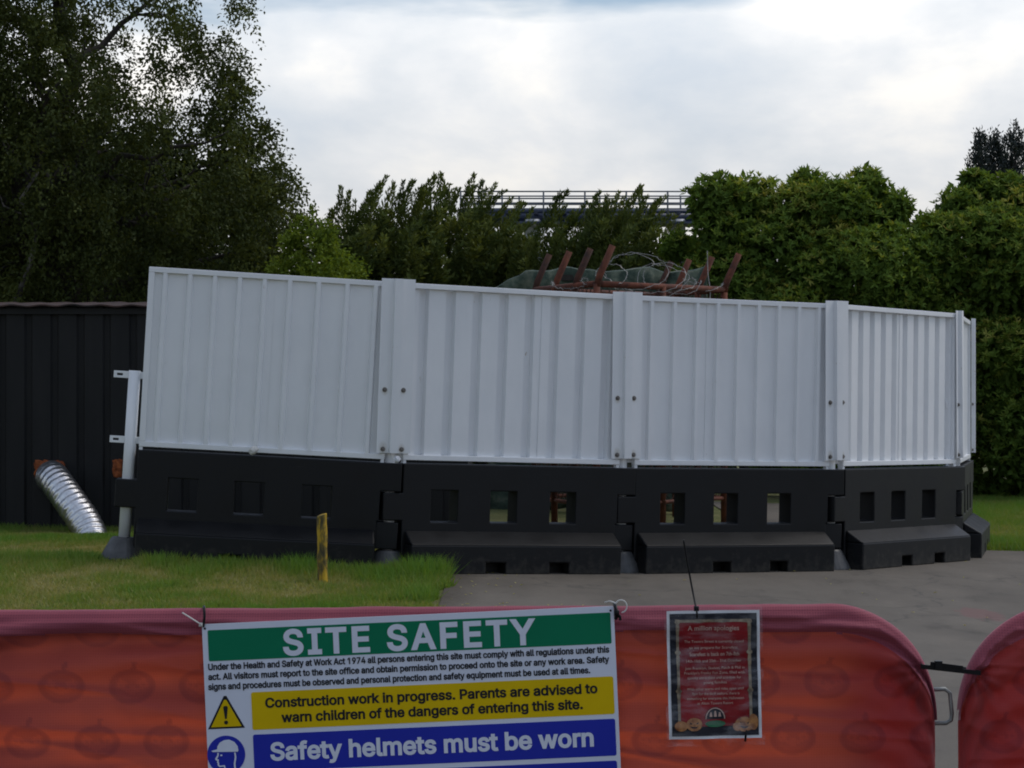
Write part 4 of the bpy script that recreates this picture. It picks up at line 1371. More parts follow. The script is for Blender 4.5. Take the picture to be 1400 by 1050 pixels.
def cover(name, x0, x1, y, label, left_round, right_round, tie, seed, double):
    rr = 0.245
    dx = 0.0045
    xs = list(np.arange(x0, x1, dx)) + [x1]
    # finer columns in the rounded ends
    xs = np.array(sorted(set([round(float(v), 5) for v in xs] + [round(x1 - rr * (1 - math.cos(R(k * 3))), 5) for k in range(31)] * right_round + [round(x0 + rr * (1 - math.cos(R(k * 3))), 5) for k in range(31)] * left_round)))
    topz = np.full(len(xs), BT)
    if right_round:
        e_ = np.clip(xs - (x1 - rr), 0, rr); topz = np.where(xs > x1 - rr, BT - rr + np.sqrt(np.maximum(rr ** 2 - e_ ** 2, 0)), topz)
    if left_round:
        e_ = np.clip((x0 + rr) - xs, 0, rr); topz = np.where(xs < x0 + rr, BT - rr + np.sqrt(np.maximum(rr ** 2 - e_ ** 2, 0)), topz)
    rows = [('t', a) for a in (200, 170, 140, 110, 80, 50, 25, 5)]
    zs_ = list(np.arange(0.004, 0.42, 0.0045)) + list(np.arange(0.44, 0.98, 0.03))
    rows += [('d', z) for z in zs_]
    nx_, ny_ = len(xs), len(rows)
    V = np.zeros((ny_, nx_, 3)); Pm = np.zeros((ny_, nx_))
    nn_ = lambda a, b_, c: mnoise.noise(Vector((a, b_, c)))
    w1 = np.array([nn_(v * 1.3, 0.3, seed) for v in xs]); w2 = np.array([nn_(v * 3.1, 5.3, seed) for v in xs]); w3 = np.array([nn_(v * 9.0, 2.3, seed) for v in xs])
    hemd = 0.040 + 0.012 * w2 + 0.004 * w3
    R_t = 0.023
    # outward normal in the plane of the cover, so that the hem follows the rounded corner
    for j, (kd, val) in enumerate(rows):
        if kd == 't':
            a = R(val)
            V[j, :, 0] = xs; V[j, :, 1] = y + 0.012 - R_t * math.cos(a) * 1.0
            V[j, :, 2] = topz - R_t + R_t * math.sin(a) + 0.003 * w3 + (0.003 * w2)
        else:
            d_ = val
            span = np.maximum(topz - R_t - 0.12, 0.05)
            full_ = BT - R_t - 0.12
            dd = d_ * span / full_
            z = topz - R_t - dd
            # horizontal drag folds below the hem, fading downwards
            ph = dd * 62 + w1 * 5.0 + xs * 1.5
            fold = 0.017 * np.sin(ph) * np.exp(-dd * 2.6) * (0.55 + 0.9 * np.abs(w1) + 0.5 * w2)
            fold += 0.020 * (np.abs(np.sin(ph * 0.37 + w2 * 2.0 + xs * 1.1)) - 0.6) * np.exp(-dd * 2.4) * (0.35 + np.clip(w1 + 0.3, 0, 1))
            fold += 0.013 * np.array([nn_(xv * 1.1, zv * 12.0, seed + 2) for xv, zv in zip(xs, z)])
            fold += 0.010 * np.abs(np.array([nn_(xv * 7.5 + zv * 1.5, zv * 1.6, seed + 12) for xv, zv in zip(xs, z)]))
            cz = np.array([nn_(xv * 1.5 + zv * 3.0, zv * 13.0 + xv * 0.8, seed + 21) for xv, zv in zip(xs, z)])
            fold -= 0.011 * np.clip(1 - np.abs(cz) * 3.2, 0, 1) ** 2 * (0.5 + np.clip(0.8 - dd * 1.5, 0, 0.6))
            fold += 0.009 * np.array([nn_(xv * 1.6 + zv, zv * 26.0, seed + 6) for xv, zv in zip(xs, z)])
            fold += 0.004 * np.array([nn_(xv * 4.0, zv * 22.0, seed + 4) for xv, zv in zip(xs, z)])
            if tie is not None:
                ux, uz = xs - tie[0], z - tie[1]
                rad_ = np.sqrt(ux ** 2 + uz ** 2)
                ang = np.arctan2(uz, -ux)
                fold += 0.0065 * np.sin(ang * 13 + 0.8) * np.exp(-rad_ / 0.16) * np.clip(rad_ / 0.03, 0, 1)
            hem = np.clip((hemd - dd) / 0.006, 0, 1)
            hz = np.array([nn_(xv * 2.2 + zv * 9.0, zv * 34.0 + xv * 2.0, seed + 31) for xv, zv in zip(xs, z)])
            fold -= hem * 0.007 * np.clip(1 - np.abs(hz) * 3.0, 0, 1) ** 1.5
            fold += -0.0045 * hem + 0.011 * hem * np.sin(dd * 150 + w1 * 14 + xs * 6) * np.clip(0.5 + 1.5 * w2, 0.15, 1.2)
            fold = np.where(fold < 0, 0.018 * np.tanh(fold / 0.018), fold)
            # the sheet rounds back at its vertical ends
            endc = np.zeros(nx_)
            if right_round: endc += np.clip((xs - (x1 - 0.03)) / 0.03, 0, 1) ** 2 * 0.03
            if left_round: endc += np.clip(((x0 + 0.03) - xs) / 0.03, 0, 1) ** 2 * 0.03
            V[j, :, 0] = xs; V[j, :, 1] = y - 0.013 + fold * np.clip(1 - endc / 0.03, 0.1, 1) + endc; V[j, :, 2] = z
            Pm[j] = pumpkin(xs + 0.004 * w2, z + 0.006 * w1) * (1 - hem)
    F, mi = [], []
    for j in range(ny_ - 1):
        kd = rows[j + 1][0]
        for i in range(nx_ - 1):
            F.append((j * nx_ + i, (j + 1) * nx_ + i, (j + 1) * nx_ + i + 1, j * nx_ + i + 1))
            if kd == 't': mi.append(1)
            else: mi.append(1 if rows[j + 1][1] < hemd[i] else 0)
    me = np_mesh(name, V.reshape(-1, 3), F, [M['fabric'], M['fabric_hem']])
    me.polygons.foreach_set('material_index', mi)
    a_ = me.attributes.new('print', 'FLOAT', 'POINT'); a_.data.foreach_set('value', Pm.astype(np.float32).ravel())
    me.polygons.foreach_set('use_smooth', [True] * len(me.polygons))
    o = link(name, me)
    tag(o, label, 'barrier cover', 'orange fabric covers on the crowd barriers')
    # the part of the cloth wrapped round the back of the frame
    bx0, bx1 = double
    xb = np.linspace(bx0, bx1, 60)
    e_ = np.clip(xb - (x1 - rr), 0, rr) if right_round else np.clip((x0 + rr) - xb, 0, rr)
    tb_ = BT - 0.03 - (rr - np.sqrt(np.maximum(rr ** 2 - e_ ** 2, 0)))
    Vb = []
    for j in range(30):
        for i, xv in enumerate(xb):
            z = tb_[i] - (tb_[i] - 0.12) * j / 29
            yb = y + 0.045 + 0.008 * nn_(xv * 3, z * 5, seed + 9)
            ed_ = min(1, max(0, (xv - (x1 - 0.03)) / 0.03)) if right_round else min(1, max(0, ((x0 + 0.03) - xv) / 0.03))
            if right_round and double[0] > x0 + 0.01: xv = xv - (1 - i / 59) * (0.05 * math.sin(j * 0.33) + 0.05 * nn_(j * 0.25, 1.5, seed))
            Vb.append((xv, yb - 0.026 * ed_ ** 2, z))
    Fb = [(j * 60 + i, j * 60 + i + 1, (j + 1) * 60 + i + 1, (j + 1) * 60 + i) for j in range(29) for i in range(59)]
    mb_ = np_mesh('back_flap', Vb, Fb, M['fabric']); mb_.polygons.foreach_set('use_smooth', [True] * len(Fb))
    link('back_flap', mb_, o)
    return o
TILT = Matrix.Translation((BL1, FD, BT)) @ Matrix.Rotation(R(-0.38), 4, 'Y') @ Matrix.Translation((-BL1, -FD, -BT))
TIE = (fx(1262), fz(911))
o = cover('barrier_cover', BL0, BL1, FD, 'wide orange fabric cover with faint pumpkin print, carrying the safety sign', 0, 1, TIE, 3.7, (BL1 - 0.15, BL1))
o.matrix_world = TILT
bpy.context.view_layer.update()
front_frame.matrix_world = TILT @ front_frame.matrix_world
cover('barrier_cover', fx(1312), fx(1312) + 2.3, FD, 'dark red fabric cover on the second barrier at the right edge', 1, 0, (fx(1330), fz(917)), 8.1, (fx(1312), fx(1312) + 2.3))

# strap between the two
stp = MB()
q0, q1 = Vector((fx(1257), FD - 0.028, fz(909))), Vector((fx(1337), FD - 0.028, fz(918)))
def ribbon(p0, p1, w_, th, mb, up=Vector((0, 0, 1))):
    d_ = (p1 - p0).normalized(); n_ = d_.cross(up).normalized(); u_ = n_.cross(d_)
    vs = [p + u_ * a * w_ / 2 + n_ * b_ * th / 2 for p in (p0, p1) for a, b_ in ((-1, -1), (1, -1), (1, 1), (-1, 1))]
    mb.add(vs, [(0, 1, 2, 3), (7, 6, 5, 4), (0, 4, 5, 1), (1, 5, 6, 2), (2, 6, 7, 3), (3, 7, 4, 0)])
ribbon(q0, q1, 0.010, 0.003, stp)
ribbon(q0 + Vector((0.02, 0.0, 0.007)), q0.lerp(q1, 0.7) + Vector((0, 0, 0.008)), 0.008, 0.003, stp)
stp.box(q0.x + 0.030, q0.x + 0.046, FD - 0.036, FD - 0.022, q0.z - 0.006, q0.z + 0.013)
ribbon(q0 + Vector((0, 0.003, 0)), q0 + Vector((0.02, 0.09, 0)), 0.010, 0.003, stp)
ribbon(q1 + Vector((0, 0.003, 0)), q1 + Vector((-0.03, 0.09, 0)), 0.010, 0.003, stp)
tag(stp.build('strap', M['tie_black'], None), 'black strap tying the two fabric covered barriers together', 'strap')

# ------------------------------------------------------------------ text helper
def text_mesh(body, x0, x1, base, size_h=None, bold=0.0, align='fit', mat=None, cap=None):
    """flat lettering in (x, z), fitted between x0 and x1 with its baseline at z = base; cap = capital height"""
    cu = bpy.data.curves.new('lettering', 'FONT')
    cu.body = body
    cu.size = 1.0
    cu.offset = bold
    cu.resolution_u = 4
    ob_ = bpy.data.objects.new('lettering', cu)
    COL.objects.link(ob_)
    dg = bpy.context.evaluated_depsgraph_get()
    me = bpy.data.meshes.new_from_object(ob_.evaluated_get(dg))
    bpy.data.objects.remove(ob_); bpy.data.curves.remove(cu)
    n_ = len(me.vertices)
    v = np.zeros(n_ * 3, np.float32); me.vertices.foreach_get('co', v); v = v.reshape(-1, 3)
    lo, hi = v[:, 0].min(), v[:, 0].max()
    sx = (x1 - x0) / (hi - lo)
    sz = (cap / 0.70) if cap else sx
    out = np.stack([x0 + (v[:, 0] - lo) * sx, np.zeros(n_), base + v[:, 1] * sz], 1)
    F = [tuple(p_.vertices) for p_ in me.polygons]
    bpy.data.meshes.remove(me)
    return out, F

# outlines of the sign's plain grotesque lettering: advance and contours, 1000 units to the em
GLYPHS = {" ":[188,[]],".":[188,[[92,-32,42,-12,21,38,27,69,45,95,92,115,123,109,147,93,163,69,169,38,150,-9,123,-27]]],"1":[453,[[303,536,303,-27,185,-27,185,421,218,421,59,304,59,440,190,536]]],"4":[453,[[13,78,13,166,231,536,358,536,136,159,136,190,440,190,440,78],[255,-27,255,121,255,146,255,345,370,345,370,-27]]],"7":[453,[[53,-27,296,455,296,425,35,425,35,536,418,536,418,442,182,-27]]],"9":[453,[[226,543,278,537,324,518,363,487,392,447,410,400,416,347,411,304,398,260,383,228,363,193,338,153,215,-27,79,-27,287,275,361,274,307,202,288,187,267,177,243,170,217,167,168,173,124,190,87,218,59,256,42,301,36,352,42,403,61,450,90,489,129,518,175,537],[226,433,206,430,188,423,174,411,162,395,155,375,152,352,155,328,162,308,174,292,188,281,206,273,226,271,247,273,265,281,279,292,290,308,298,327,300,350,298,374,290,395,279,411,264,423,247,430]]],"A":[480,[[-22,-27,183,536,295,536,502,-27,376,-27,262,294,238,364,196,505,281,505,239,363,216,294,104,-27],[83,115,83,226,397,226,397,115]]],"C":[510,[[267,-34,220,-30,176,-18,136,2,100,29,70,63,45,103,27,149,17,199,13,254,17,309,27,359,45,405,70,445,100,479,136,507,176,527,220,539,267,543,309,539,349,530,386,514,419,492,448,465,471,432,489,395,508,321,388,321,376,363,367,380,355,394,341,406,325,416,307,423,288,427,268,429,230,424,198,409,171,386,149,352,139,324,133,292,130,254,133,217,139,184,149,157,171,123,198,99,231,85,268,80,288,81,307,86,325,93,341,102,355,115,367,129,376,146,388,187,508,187,489,114,472,77,448,44,419,17,386,-5,349,-21,309,-31]]],"E":[419,[[33,-27,33,536,399,536,399,425,152,425,152,313,382,313,382,202,152,202,152,84,402,84,402,-27]]],"F":[410,[[33,-27,33,536,396,536,396,425,152,425,152,305,373,305,373,194,152,194,152,-27]]],"H":[517,[[33,-27,33,536,152,536,152,316,365,316,365,536,484,536,484,-27,365,-27,365,205,152,205,152,-27]]],"I":[300,[[4,-27,4,84,91,84,91,425,4,425,4,536,296,536,296,425,210,425,210,84,296,84,296,-27]]],"P":[445,[[33,-27,33,536,237,536,295,530,345,511,385,481,414,443,430,397,436,348,430,298,414,253,385,213,345,183,295,165,237,159,82,159,82,269,231,269,263,272,284,280,299,291,309,306,315,325,317,348,315,370,309,389,299,403,284,414,262,422,231,425,152,425,152,-27]]],"S":[447,[[224,-36,167,-31,116,-16,74,10,41,44,20,87,6,164,126,164,136,120,145,105,158,93,176,84,198,78,224,76,252,79,276,85,294,96,308,108,316,123,318,139,316,152,311,162,300,171,285,180,237,196,176,214,134,228,98,246,66,270,35,316,25,372,32,421,53,463,85,498,126,523,174,538,227,543,280,538,328,522,368,498,399,464,420,424,433,351,318,351,303,398,286,415,260,427,224,431,199,429,178,423,162,413,151,402,145,390,142,376,145,362,151,352,164,342,180,333,220,319,272,305,322,289,349,276,375,259,399,238,418,210,431,177,436,138,429,91,409,49,377,13,335,-14,283,-31]]],"T":[449,[[5,425,5,536,444,536,444,425,284,425,284,-27,166,-27,166,425]]],"U":[517,[[259,-35,217,-32,177,-24,141,-8,96,23,61,66,40,117,33,171,33,536,151,536,151,180,155,150,164,127,179,107,200,92,226,82,259,79,292,82,318,92,338,107,353,126,362,150,366,180,366,536,484,536,484,171,477,117,456,66,422,23,377,-8,340,-24,301,-32]]],"W":[686,[[134,-27,-19,536,103,536,189,203,202,151,213,99,230,13,156,13,173,99,185,152,198,203,285,536,400,536,488,203,501,152,513,99,530,13,455,13,472,99,484,152,497,203,582,536,705,536,551,-27,435,-27,342,316,325,386,304,502,382,502,361,389,344,316,251,-27]]],"Y":[472,[[176,-27,176,201,-32,536,106,536,215,358,246,304,291,203,182,203,227,305,257,358,366,536,504,536,295,201,295,-27]]],"a":[389,[[160,-36,120,-32,83,-20,50,1,25,30,8,66,3,108,7,144,20,175,40,199,64,217,91,229,119,237,174,247,229,253,247,258,248,260,247,273,243,284,237,291,228,298,214,302,196,304,176,302,160,297,147,290,138,283,112,242,2,275,35,338,61,367,91,387,125,401,159,409,194,412,244,406,273,397,301,383,326,362,347,333,360,296,364,253,364,-27,250,-27,250,25,286,25,271,6,251,-11,225,-24,195,-33],[170,73,195,75,215,83,229,93,240,107,246,122,249,140,249,147,268,156,236,149,204,144,180,141,143,133,132,127,124,122,121,115,119,107,125,89,141,77,153,74]]],"b":[424,[[230,-35,192,-32,160,-21,136,-5,117,14,104,32,139,32,139,-27,26,-27,26,536,141,536,141,346,104,346,117,363,135,381,159,397,191,408,230,412,281,405,328,383,366,349,394,305,407,269,415,230,417,189,415,147,407,109,394,73,367,28,328,-7,282,-28],[220,74,244,78,263,87,278,104,291,127,298,156,301,189,298,223,291,251,279,274,263,289,245,299,220,303,196,299,177,290,162,275,150,253,142,224,140,189,143,154,150,125,162,103,178,87,197,77]]],"c":[396,[[206,-35,152,-28,102,-7,62,28,32,73,13,127,7,187,10,229,18,268,32,304,62,348,102,383,152,405,206,412,238,409,268,403,295,393,320,378,343,360,362,338,377,312,398,258,288,230,268,274,254,289,234,299,207,303,181,299,162,288,146,272,134,248,126,220,123,187,126,156,134,127,146,104,162,88,181,77,207,74,234,78,254,88,269,104,289,149,399,121,378,66,363,41,344,18,322,-1,296,-16,268,-27,239,-33]]],"d":[424,[[195,-35,143,-28,96,-7,58,28,30,73,17,108,10,147,7,189,10,230,17,269,30,305,59,349,97,383,143,405,195,412,233,408,265,397,289,381,308,363,320,346,284,346,284,536,399,536,399,-27,286,-27,286,32,320,32,308,14,289,-5,264,-21,233,-32],[205,74,228,77,247,87,262,103,274,125,282,154,285,189,282,224,274,253,263,275,247,290,229,299,205,303,180,299,161,289,146,274,134,251,126,223,123,189,126,156,134,127,146,104,162,87,180,78]]],"e":[404,[[212,-35,154,-28,103,-7,61,28,31,73,13,127,7,186,10,228,18,266,31,302,60,347,100,382,149,404,205,412,240,409,275,399,308,384,338,360,363,330,383,291,394,246,398,195,398,142,48,142,48,248,395,238,287,154,280,233,273,258,261,277,247,291,229,300,205,303,181,300,161,291,145,276,133,258,126,235,123,210,123,179,126,144,135,118,148,99,165,85,186,76,213,73,230,74,244,78,256,84,266,92,274,102,291,137,402,109,377,50,355,20,326,-3,293,-21,254,-32]]],"f":[254,[[255,406,255,300,-21,300,-21,406],[54,-27,54,433,58,469,73,501,96,526,124,543,155,554,187,557,227,553,276,540,246,435,210,445,195,447,180,445,175,441,171,434,169,417,169,-27]]],"g":[425,[[207,-178,163,-175,125,-165,92,-150,64,-130,43,-107,12,-60,108,-6,141,-47,151,-56,165,-63,183,-68,206,-70,241,-66,265,-54,279,-35,284,-3,284,41,320,41,307,23,288,6,264,-9,232,-19,194,-22,144,-16,99,3,60,35,31,78,13,130,7,191,13,252,30,305,59,350,97,383,144,405,195,412,234,408,265,397,290,382,309,364,321,346,286,346,286,406,399,406,399,-11,393,-61,373,-105,341,-139,301,-161,256,-174],[205,86,230,89,248,98,263,112,275,132,283,159,285,193,283,226,275,254,263,275,248,290,229,299,205,303,180,299,161,289,146,274,134,252,126,225,123,193,126,160,134,133,146,113,161,98,180,89]]],"h":[410,[[141,225,141,-27,26,-27,26,536,141,536,141,260,60,260,101,348,136,384,179,405,227,412,270,407,308,392,341,368,365,333,380,290,384,242,384,-27,269,-27,269,233,264,266,253,285,235,297,209,302,190,300,174,293,161,284,150,270,143,251]]],"i":[167,[[26,-27,26,406,141,406,141,-27],[84,414,33,434,12,483,33,533,84,553,134,533,156,483,134,434]]],"k":[381,[[86,82,83,239,109,239,273,406,416,403,195,172,188,172],[26,-27,26,536,141,536,141,-27],[281,-27,112,188,194,269,426,-26]]],"l":[189,[[138,-30,91,-23,54,1,32,38,26,82,26,536,141,536,141,100,142,82,142,83,151,79,157,79,191,86,213,-19,165,-28]]],"m":[610,[[26,-27,26,406,139,406,139,268,69,268,93,335,112,363,134,385,161,401,189,410,220,413,267,406,306,381,333,344,358,268,274,268,298,333,317,361,341,383,370,400,402,410,437,413,475,409,510,396,541,373,565,341,579,302,584,256,584,-27,469,-27,469,251,464,278,454,292,439,300,418,303,401,301,388,296,377,288,369,277,364,264,362,246,362,-27,247,-27,247,257,243,278,234,291,219,300,199,303,184,301,171,296,159,288,150,276,143,260,141,237,141,-27]]],"n":[410,[[141,225,141,-27,26,-27,26,406,139,406,139,260,60,260,101,348,136,384,179,405,227,412,270,407,308,392,341,368,365,333,380,290,384,242,384,-27,269,-27,269,233,264,266,253,285,235,297,209,302,190,300,174,293,161,284,150,270,143,251]]],"o":[415,[[207,-35,152,-28,102,-7,62,28,32,73,13,127,7,187,10,229,18,268,32,304,62,348,102,383,152,405,207,412,263,405,313,383,354,348,383,304,397,268,405,229,408,187,402,127,384,73,354,28,313,-7,263,-28],[207,74,234,77,254,88,270,104,282,127,289,156,292,187,289,220,282,248,270,272,254,288,234,299,207,303,181,299,162,288,146,272,134,248,126,220,123,187,126,156,134,127,146,104,162,88,181,77]]],"p":[424,[[26,-170,26,406,139,406,139,346,104,346,117,363,135,381,159,397,191,408,230,412,281,405,328,383,366,349,394,305,407,269,415,230,417,189,415,147,407,109,394,73,367,28,328,-7,282,-28,230,-35,192,-32,161,-21,136,-5,117,14,104,32,141,32,141,-170],[220,74,244,78,263,87,278,104,291,127,298,156,301,189,298,223,291,251,279,274,263,289,245,299,220,303,196,299,177,290,162,275,150,253,142,224,140,189,143,154,150,125,162,103,178,87,197,77]]],"q":[424,[[399,-170,284,-170,284,32,320,32,307,14,289,-5,264,-21,233,-32,195,-35,143,-28,96,-7,58,28,30,73,17,108,10,147,7,189,10,230,17,269,30,305,59,349,97,383,143,405,195,412,233,408,265,397,289,381,308,363,320,346,286,346,286,406,399,406],[205,74,228,77,247,87,262,103,274,125,282,154,285,189,282,224,274,253,263,275,247,290,229,299,205,303,180,299,161,289,146,274,134,251,126,223,123,189,126,156,134,127,146,104,162,87,180,78]]],"r":[259,[[26,-27,26,406,139,406,139,348,100,348,109,364,137,390,173,407,211,412,230,411,270,409,270,291,227,297,208,299,188,296,172,291,159,281,149,270,143,255,141,235,141,-27]]],"s":[365,[[182,-35,140,-32,102,-22,69,-5,41,20,21,52,1,114,110,138,128,95,140,83,157,75,181,73,209,76,228,85,238,95,240,104,239,110,235,116,225,123,205,129,142,144,92,161,52,189,27,227,19,273,25,313,43,347,70,375,104,395,144,408,187,412,228,408,264,398,295,380,320,357,338,329,360,270,253,246,235,283,225,294,211,302,187,305,164,302,147,295,139,286,136,277,138,270,142,264,155,257,179,249,237,235,287,218,326,190,351,152,359,107,353,67,335,31,307,3,271,-18,229,-31]]],"t":[227,[[231,406,231,300,-21,300,-21,406],[38,498,153,498,153,99,155,84,157,80,159,79,171,77,182,78,223,84,245,-19,195,-30,167,-31,116,-24,73,1,46,42,38,91]]],"u":[410,[[183,-32,140,-28,102,-13,69,12,45,46,30,89,26,138,26,406,141,406,141,146,145,114,157,94,175,82,201,77,220,80,236,86,249,96,259,110,266,128,269,154,269,406,384,406,384,-27,271,-27,271,119,350,119,308,31,273,-5,230,-26]]],"v":[389,[[144,-27,-22,406,103,406,191,164,213,95,241,-6,148,-6,177,95,198,164,286,406,411,406,245,-27]]],"w":[567,[[118,-27,-14,406,108,406,160,221,180,143,209,14,131,14,159,141,180,221,231,406,337,406,388,221,408,142,436,14,357,14,387,142,408,221,460,406,581,406,450,-27,348,-27,293,164,278,218,264,274,242,365,325,365,303,274,289,218,274,164,219,-27]]],"y":[389,[[14,-158,42,-55,74,-61,97,-62,112,-53,117,-45,125,-26,134,-2,-22,406,103,406,191,164,213,94,241,-6,148,-6,177,95,198,164,286,406,411,406,229,-69,215,-99,197,-125,176,-145,150,-161,122,-169,92,-172,60,-170]]]}
def winding(x, y, cs):
    w__ = 0
    for c in cs:
        for i in range(len(c)):
            (x0, y0), (x1, y1) = c[i - 1], c[i]
            if (y0 <= y) != (y1 <= y):
                if x < (x1 - x0) * (y - y0) / (y1 - y0) + x0: w__ += 1 if y1 > y0 else -1
    return w__
GCACHE = {}
def glyph(ch):
    if ch not in GCACHE:
        adv, cs = GLYPHS[ch]
        cs = [[(c[i], c[i + 1]) for i in range(0, len(c), 2)] for c in cs]
        vs, es = [], []
        for c in cs:
            b0 = len(vs)
            vs += [Vector(q) for q in c]
            es += [(b0 + i, b0 + (i + 1) % len(c)) for i in range(len(c))]
        if not vs: GCACHE[ch] = (adv, [], [])
        else:
            V2, _, F2, _, _, _ = delaunay_2d_cdt(vs, es, [], 0, 0.5)
            V2 = [(v.x, v.y) for v in V2]
            keep = []
            for f_ in F2:
                cx_ = sum(V2[i][0] for i in f_) / 3; cy_ = sum(V2[i][1] for i in f_) / 3
                if winding(cx_ + 0.013, cy_ + 0.017, cs) != 0: keep.append(tuple(f_))
            GCACHE[ch] = (adv, V2, keep)
    return GCACHE[ch]
def glyph_text(body, x0, x1, base, cap, y, mb):
    track = 70 if body.isupper() else 0
    pen_ = 0.0; out = []
    for ch in body:
        adv, V2, F2 = glyph(ch)
        if F2:
            used = sorted({i for f_ in F2 for i in f_}); ix = {q: n_ for n_, q in enumerate(used)}
            out.append(([(V2[i][0] + pen_, V2[i][1]) for i in used], [tuple(ix[i] for i in f_) for f_ in F2]))
        pen_ += adv + track
    allx = [q[0] for V2, _ in out for q in V2]
    lo, hi = min(allx), max(allx)
    kx, kz = (x1 - x0) / (hi - lo), cap / 535.0
    for V2, F2 in out:
        mb.add([(x0 + (q[0] - lo) * kx, y, base + q[1] * kz) for q in V2], F2)

# ------------------------------------------------------------------ safety sign
SD = FD - 0.0375
SS = FP / SD
ROT = 2.55
sc_, ss_ = math.cos(R(ROT)), math.sin(R(ROT))
O0 = (276.0, 853.5)
sign = empty('safety_sign', at(O0[0], O0[1], SD), Matrix.Rotation(R(-ROT), 3, 'Y'))
tag(sign, 'white site safety sign with green, yellow and blue bands tied to the orange cover', 'sign')
def sl_(px, py):
    """photo point to the sign's own plane (x right, z up) in metres"""
    dx_, dy_ = px - O0[0], py - O0[1]
    u_ = dx_ * sc_ - dy_ * ss_
    v_ = dx_ * ss_ + dy_ * sc_
    return u_ / SS, -v_ / SS
SW = 563.5 / SS
SH = 0.75
def rrect(x0, x1, z0, z1, r_, n_=5):
    out = []
    for cx_, cz_, a0 in ((x1 - r_, z1 - r_, 0), (x0 + r_, z1 - r_, 90), (x0 + r_, z0 + r_, 180), (x1 - r_, z0 + r_, 270)):
        for k in range(n_ + 1):
            a = R(a0 + 90 * k / n_)
            out.append((cx_ + r_ * math.cos(a), cz_ + r_ * math.sin(a)))
    return out
MB().plate(rrect(0, SW, -SH, 0, 0.004), -0.0015, 0.0015).build('board', M['sign_white'], sign)
px_ = 1.0 / SS
YF = -0.0022
def band(name, poly, mat, y=YF):
    return MB().plate(poly, y, y + 0.0006).build(name, mat, sign)
u0, u1 = 7.5 * px_, SW - 5 * px_
band('green_band', rrect(u0, u1, -51 * px_, -8.5 * px_, 2 * px_), M['sign_green'])
yb0 = sl_(342, 998); yt0 = sl_(342, 946.5)
XB = 63 * px_
ytop, ybot = yt0[1], yb0[1]
band('yellow_band', rrect(XB, u1, ybot, ytop, 3 * px_), M['sign_yellow'])
pitch = (sl_(342, 1004)[1] - sl_(342, 946.5)[1])
b1t = sl_(342, 1004.5)[1]
bh = 50.5 * px_
step = 57.3 * px_
k = 0
while b1t - k * step - bh > -SH + 0.01:
    band('blue_band', rrect(XB, u1, b1t - k * step - bh, b1t - k * step, 3 * px_), M['sign_blue'])
    k += 1
def letter(name, lines, mat, y=YF - 0.0008):
    mb = MB()
    for (txt, xa, xb_, base, cap, bold) in lines:
        glyph_text(txt, xa, xb_, base, cap, y, mb)
    return mb.build(name, mat, sign)
def span(pxa, pya, pxb, pyb):
    a, b_ = sl_(pxa, pya), sl_(pxb, pyb)
    return a[0], b_[0], (a[1] + b_[1]) / 2
xa, xb_, bl = span(387.5, 899, 733.5, 884)
xm0, xm1, _ = span(506.5, 894, 529.5, 893)
letter('title_word', [('SITE', xa, xm0, -46.3 * px_, 34.5 * px_, 0.028)], M['ink_white'])
letter('title_word', [('SAFETY', xm1, xb_, -46.3 * px_, 34.5 * px_, 0.028)], M['ink_white'])
small = []
for txt, pa, pb, pe, py_e in (('Under the Health and Safety at Work Act 1974 all persons entering this site must comply with all regulations under this', (285, 915.5), 833, 0, 892),
                      ('act. All visitors must report to the site office and obtain permission to proceed onto the site or any work area. Safety', (285, 929.0), 833, 0, 905.5),
                      ('signs and procedures must be observed and personal protection and safety equipment must be used at all times.', (285, 943), 807, 0, 920)):
    xa, xb_, bl = span(pa[0], pa[1], pb, py_e)
    small.append((txt, xa, xb_, bl, 8.6 * px_, 0.012))
letter('small_print', small, M['ink'])
xa, xb_, bl = span(363, 967, 817, 947)
xa2, xb2, bl2 = span(385, 986, 797, 969.5)
letter('warning_words', [('Construction work in progress. Parents are advised to', xa, xb_, bl, 13.2 * px_, 0.022), ('warn children of the dangers of entering this site.', xa2, xb2, bl2, 13.2 * px_, 0.022)], M['ink'])
xa, xb_, bl = span(370, 1039, 812, 1019)
letter('helmet_words', [('Safety helmets must be worn', xa, xb_, bl, 24 * px_, 0.024)], M['ink_white'])
# warning triangle
tcx, tcz = sl_(309, 978)
def tri(r_, dz=0.0):
    return [(tcx - r_ * 0.99, tcz - r_ * 0.70 + dz), (tcx + r_ * 0.99, tcz - r_ * 0.70 + dz), (tcx + r_ * 0.07, tcz + r_ * 1.05 + dz), (tcx - r_ * 0.07, tcz + r_ * 1.05 + dz)]
band('triangle_border', tri(25.5 * px_), M['ink'])
band('triangle', tri(21 * px_, -0.6 * px_), M['sign_yellow'], YF - 0.0008)
ex_ = MB()
ex_.plate([(tcx - 1.2 * px_, tcz - 4.5 * px_), (tcx + 1.2 * px_, tcz - 4.5 * px_), (tcx + 3.1 * px_, tcz + 11 * px_), (tcx + 2 * px_, tcz + 13 * px_), (tcx - 2 * px_, tcz + 13 * px_), (tcx - 3.1 * px_, tcz + 11 * px_)], YF - 0.0016, YF - 0.001)
ex_.plate([(tcx + 2.7 * px_ * math.cos(R(k * 30)), tcz - 9.5 * px_ + 2.7 * px_ * math.sin(R(k * 30))) for k in range(12)], YF - 0.0016, YF - 0.001)
ex_.build('exclamation_mark', M['ink'], sign)
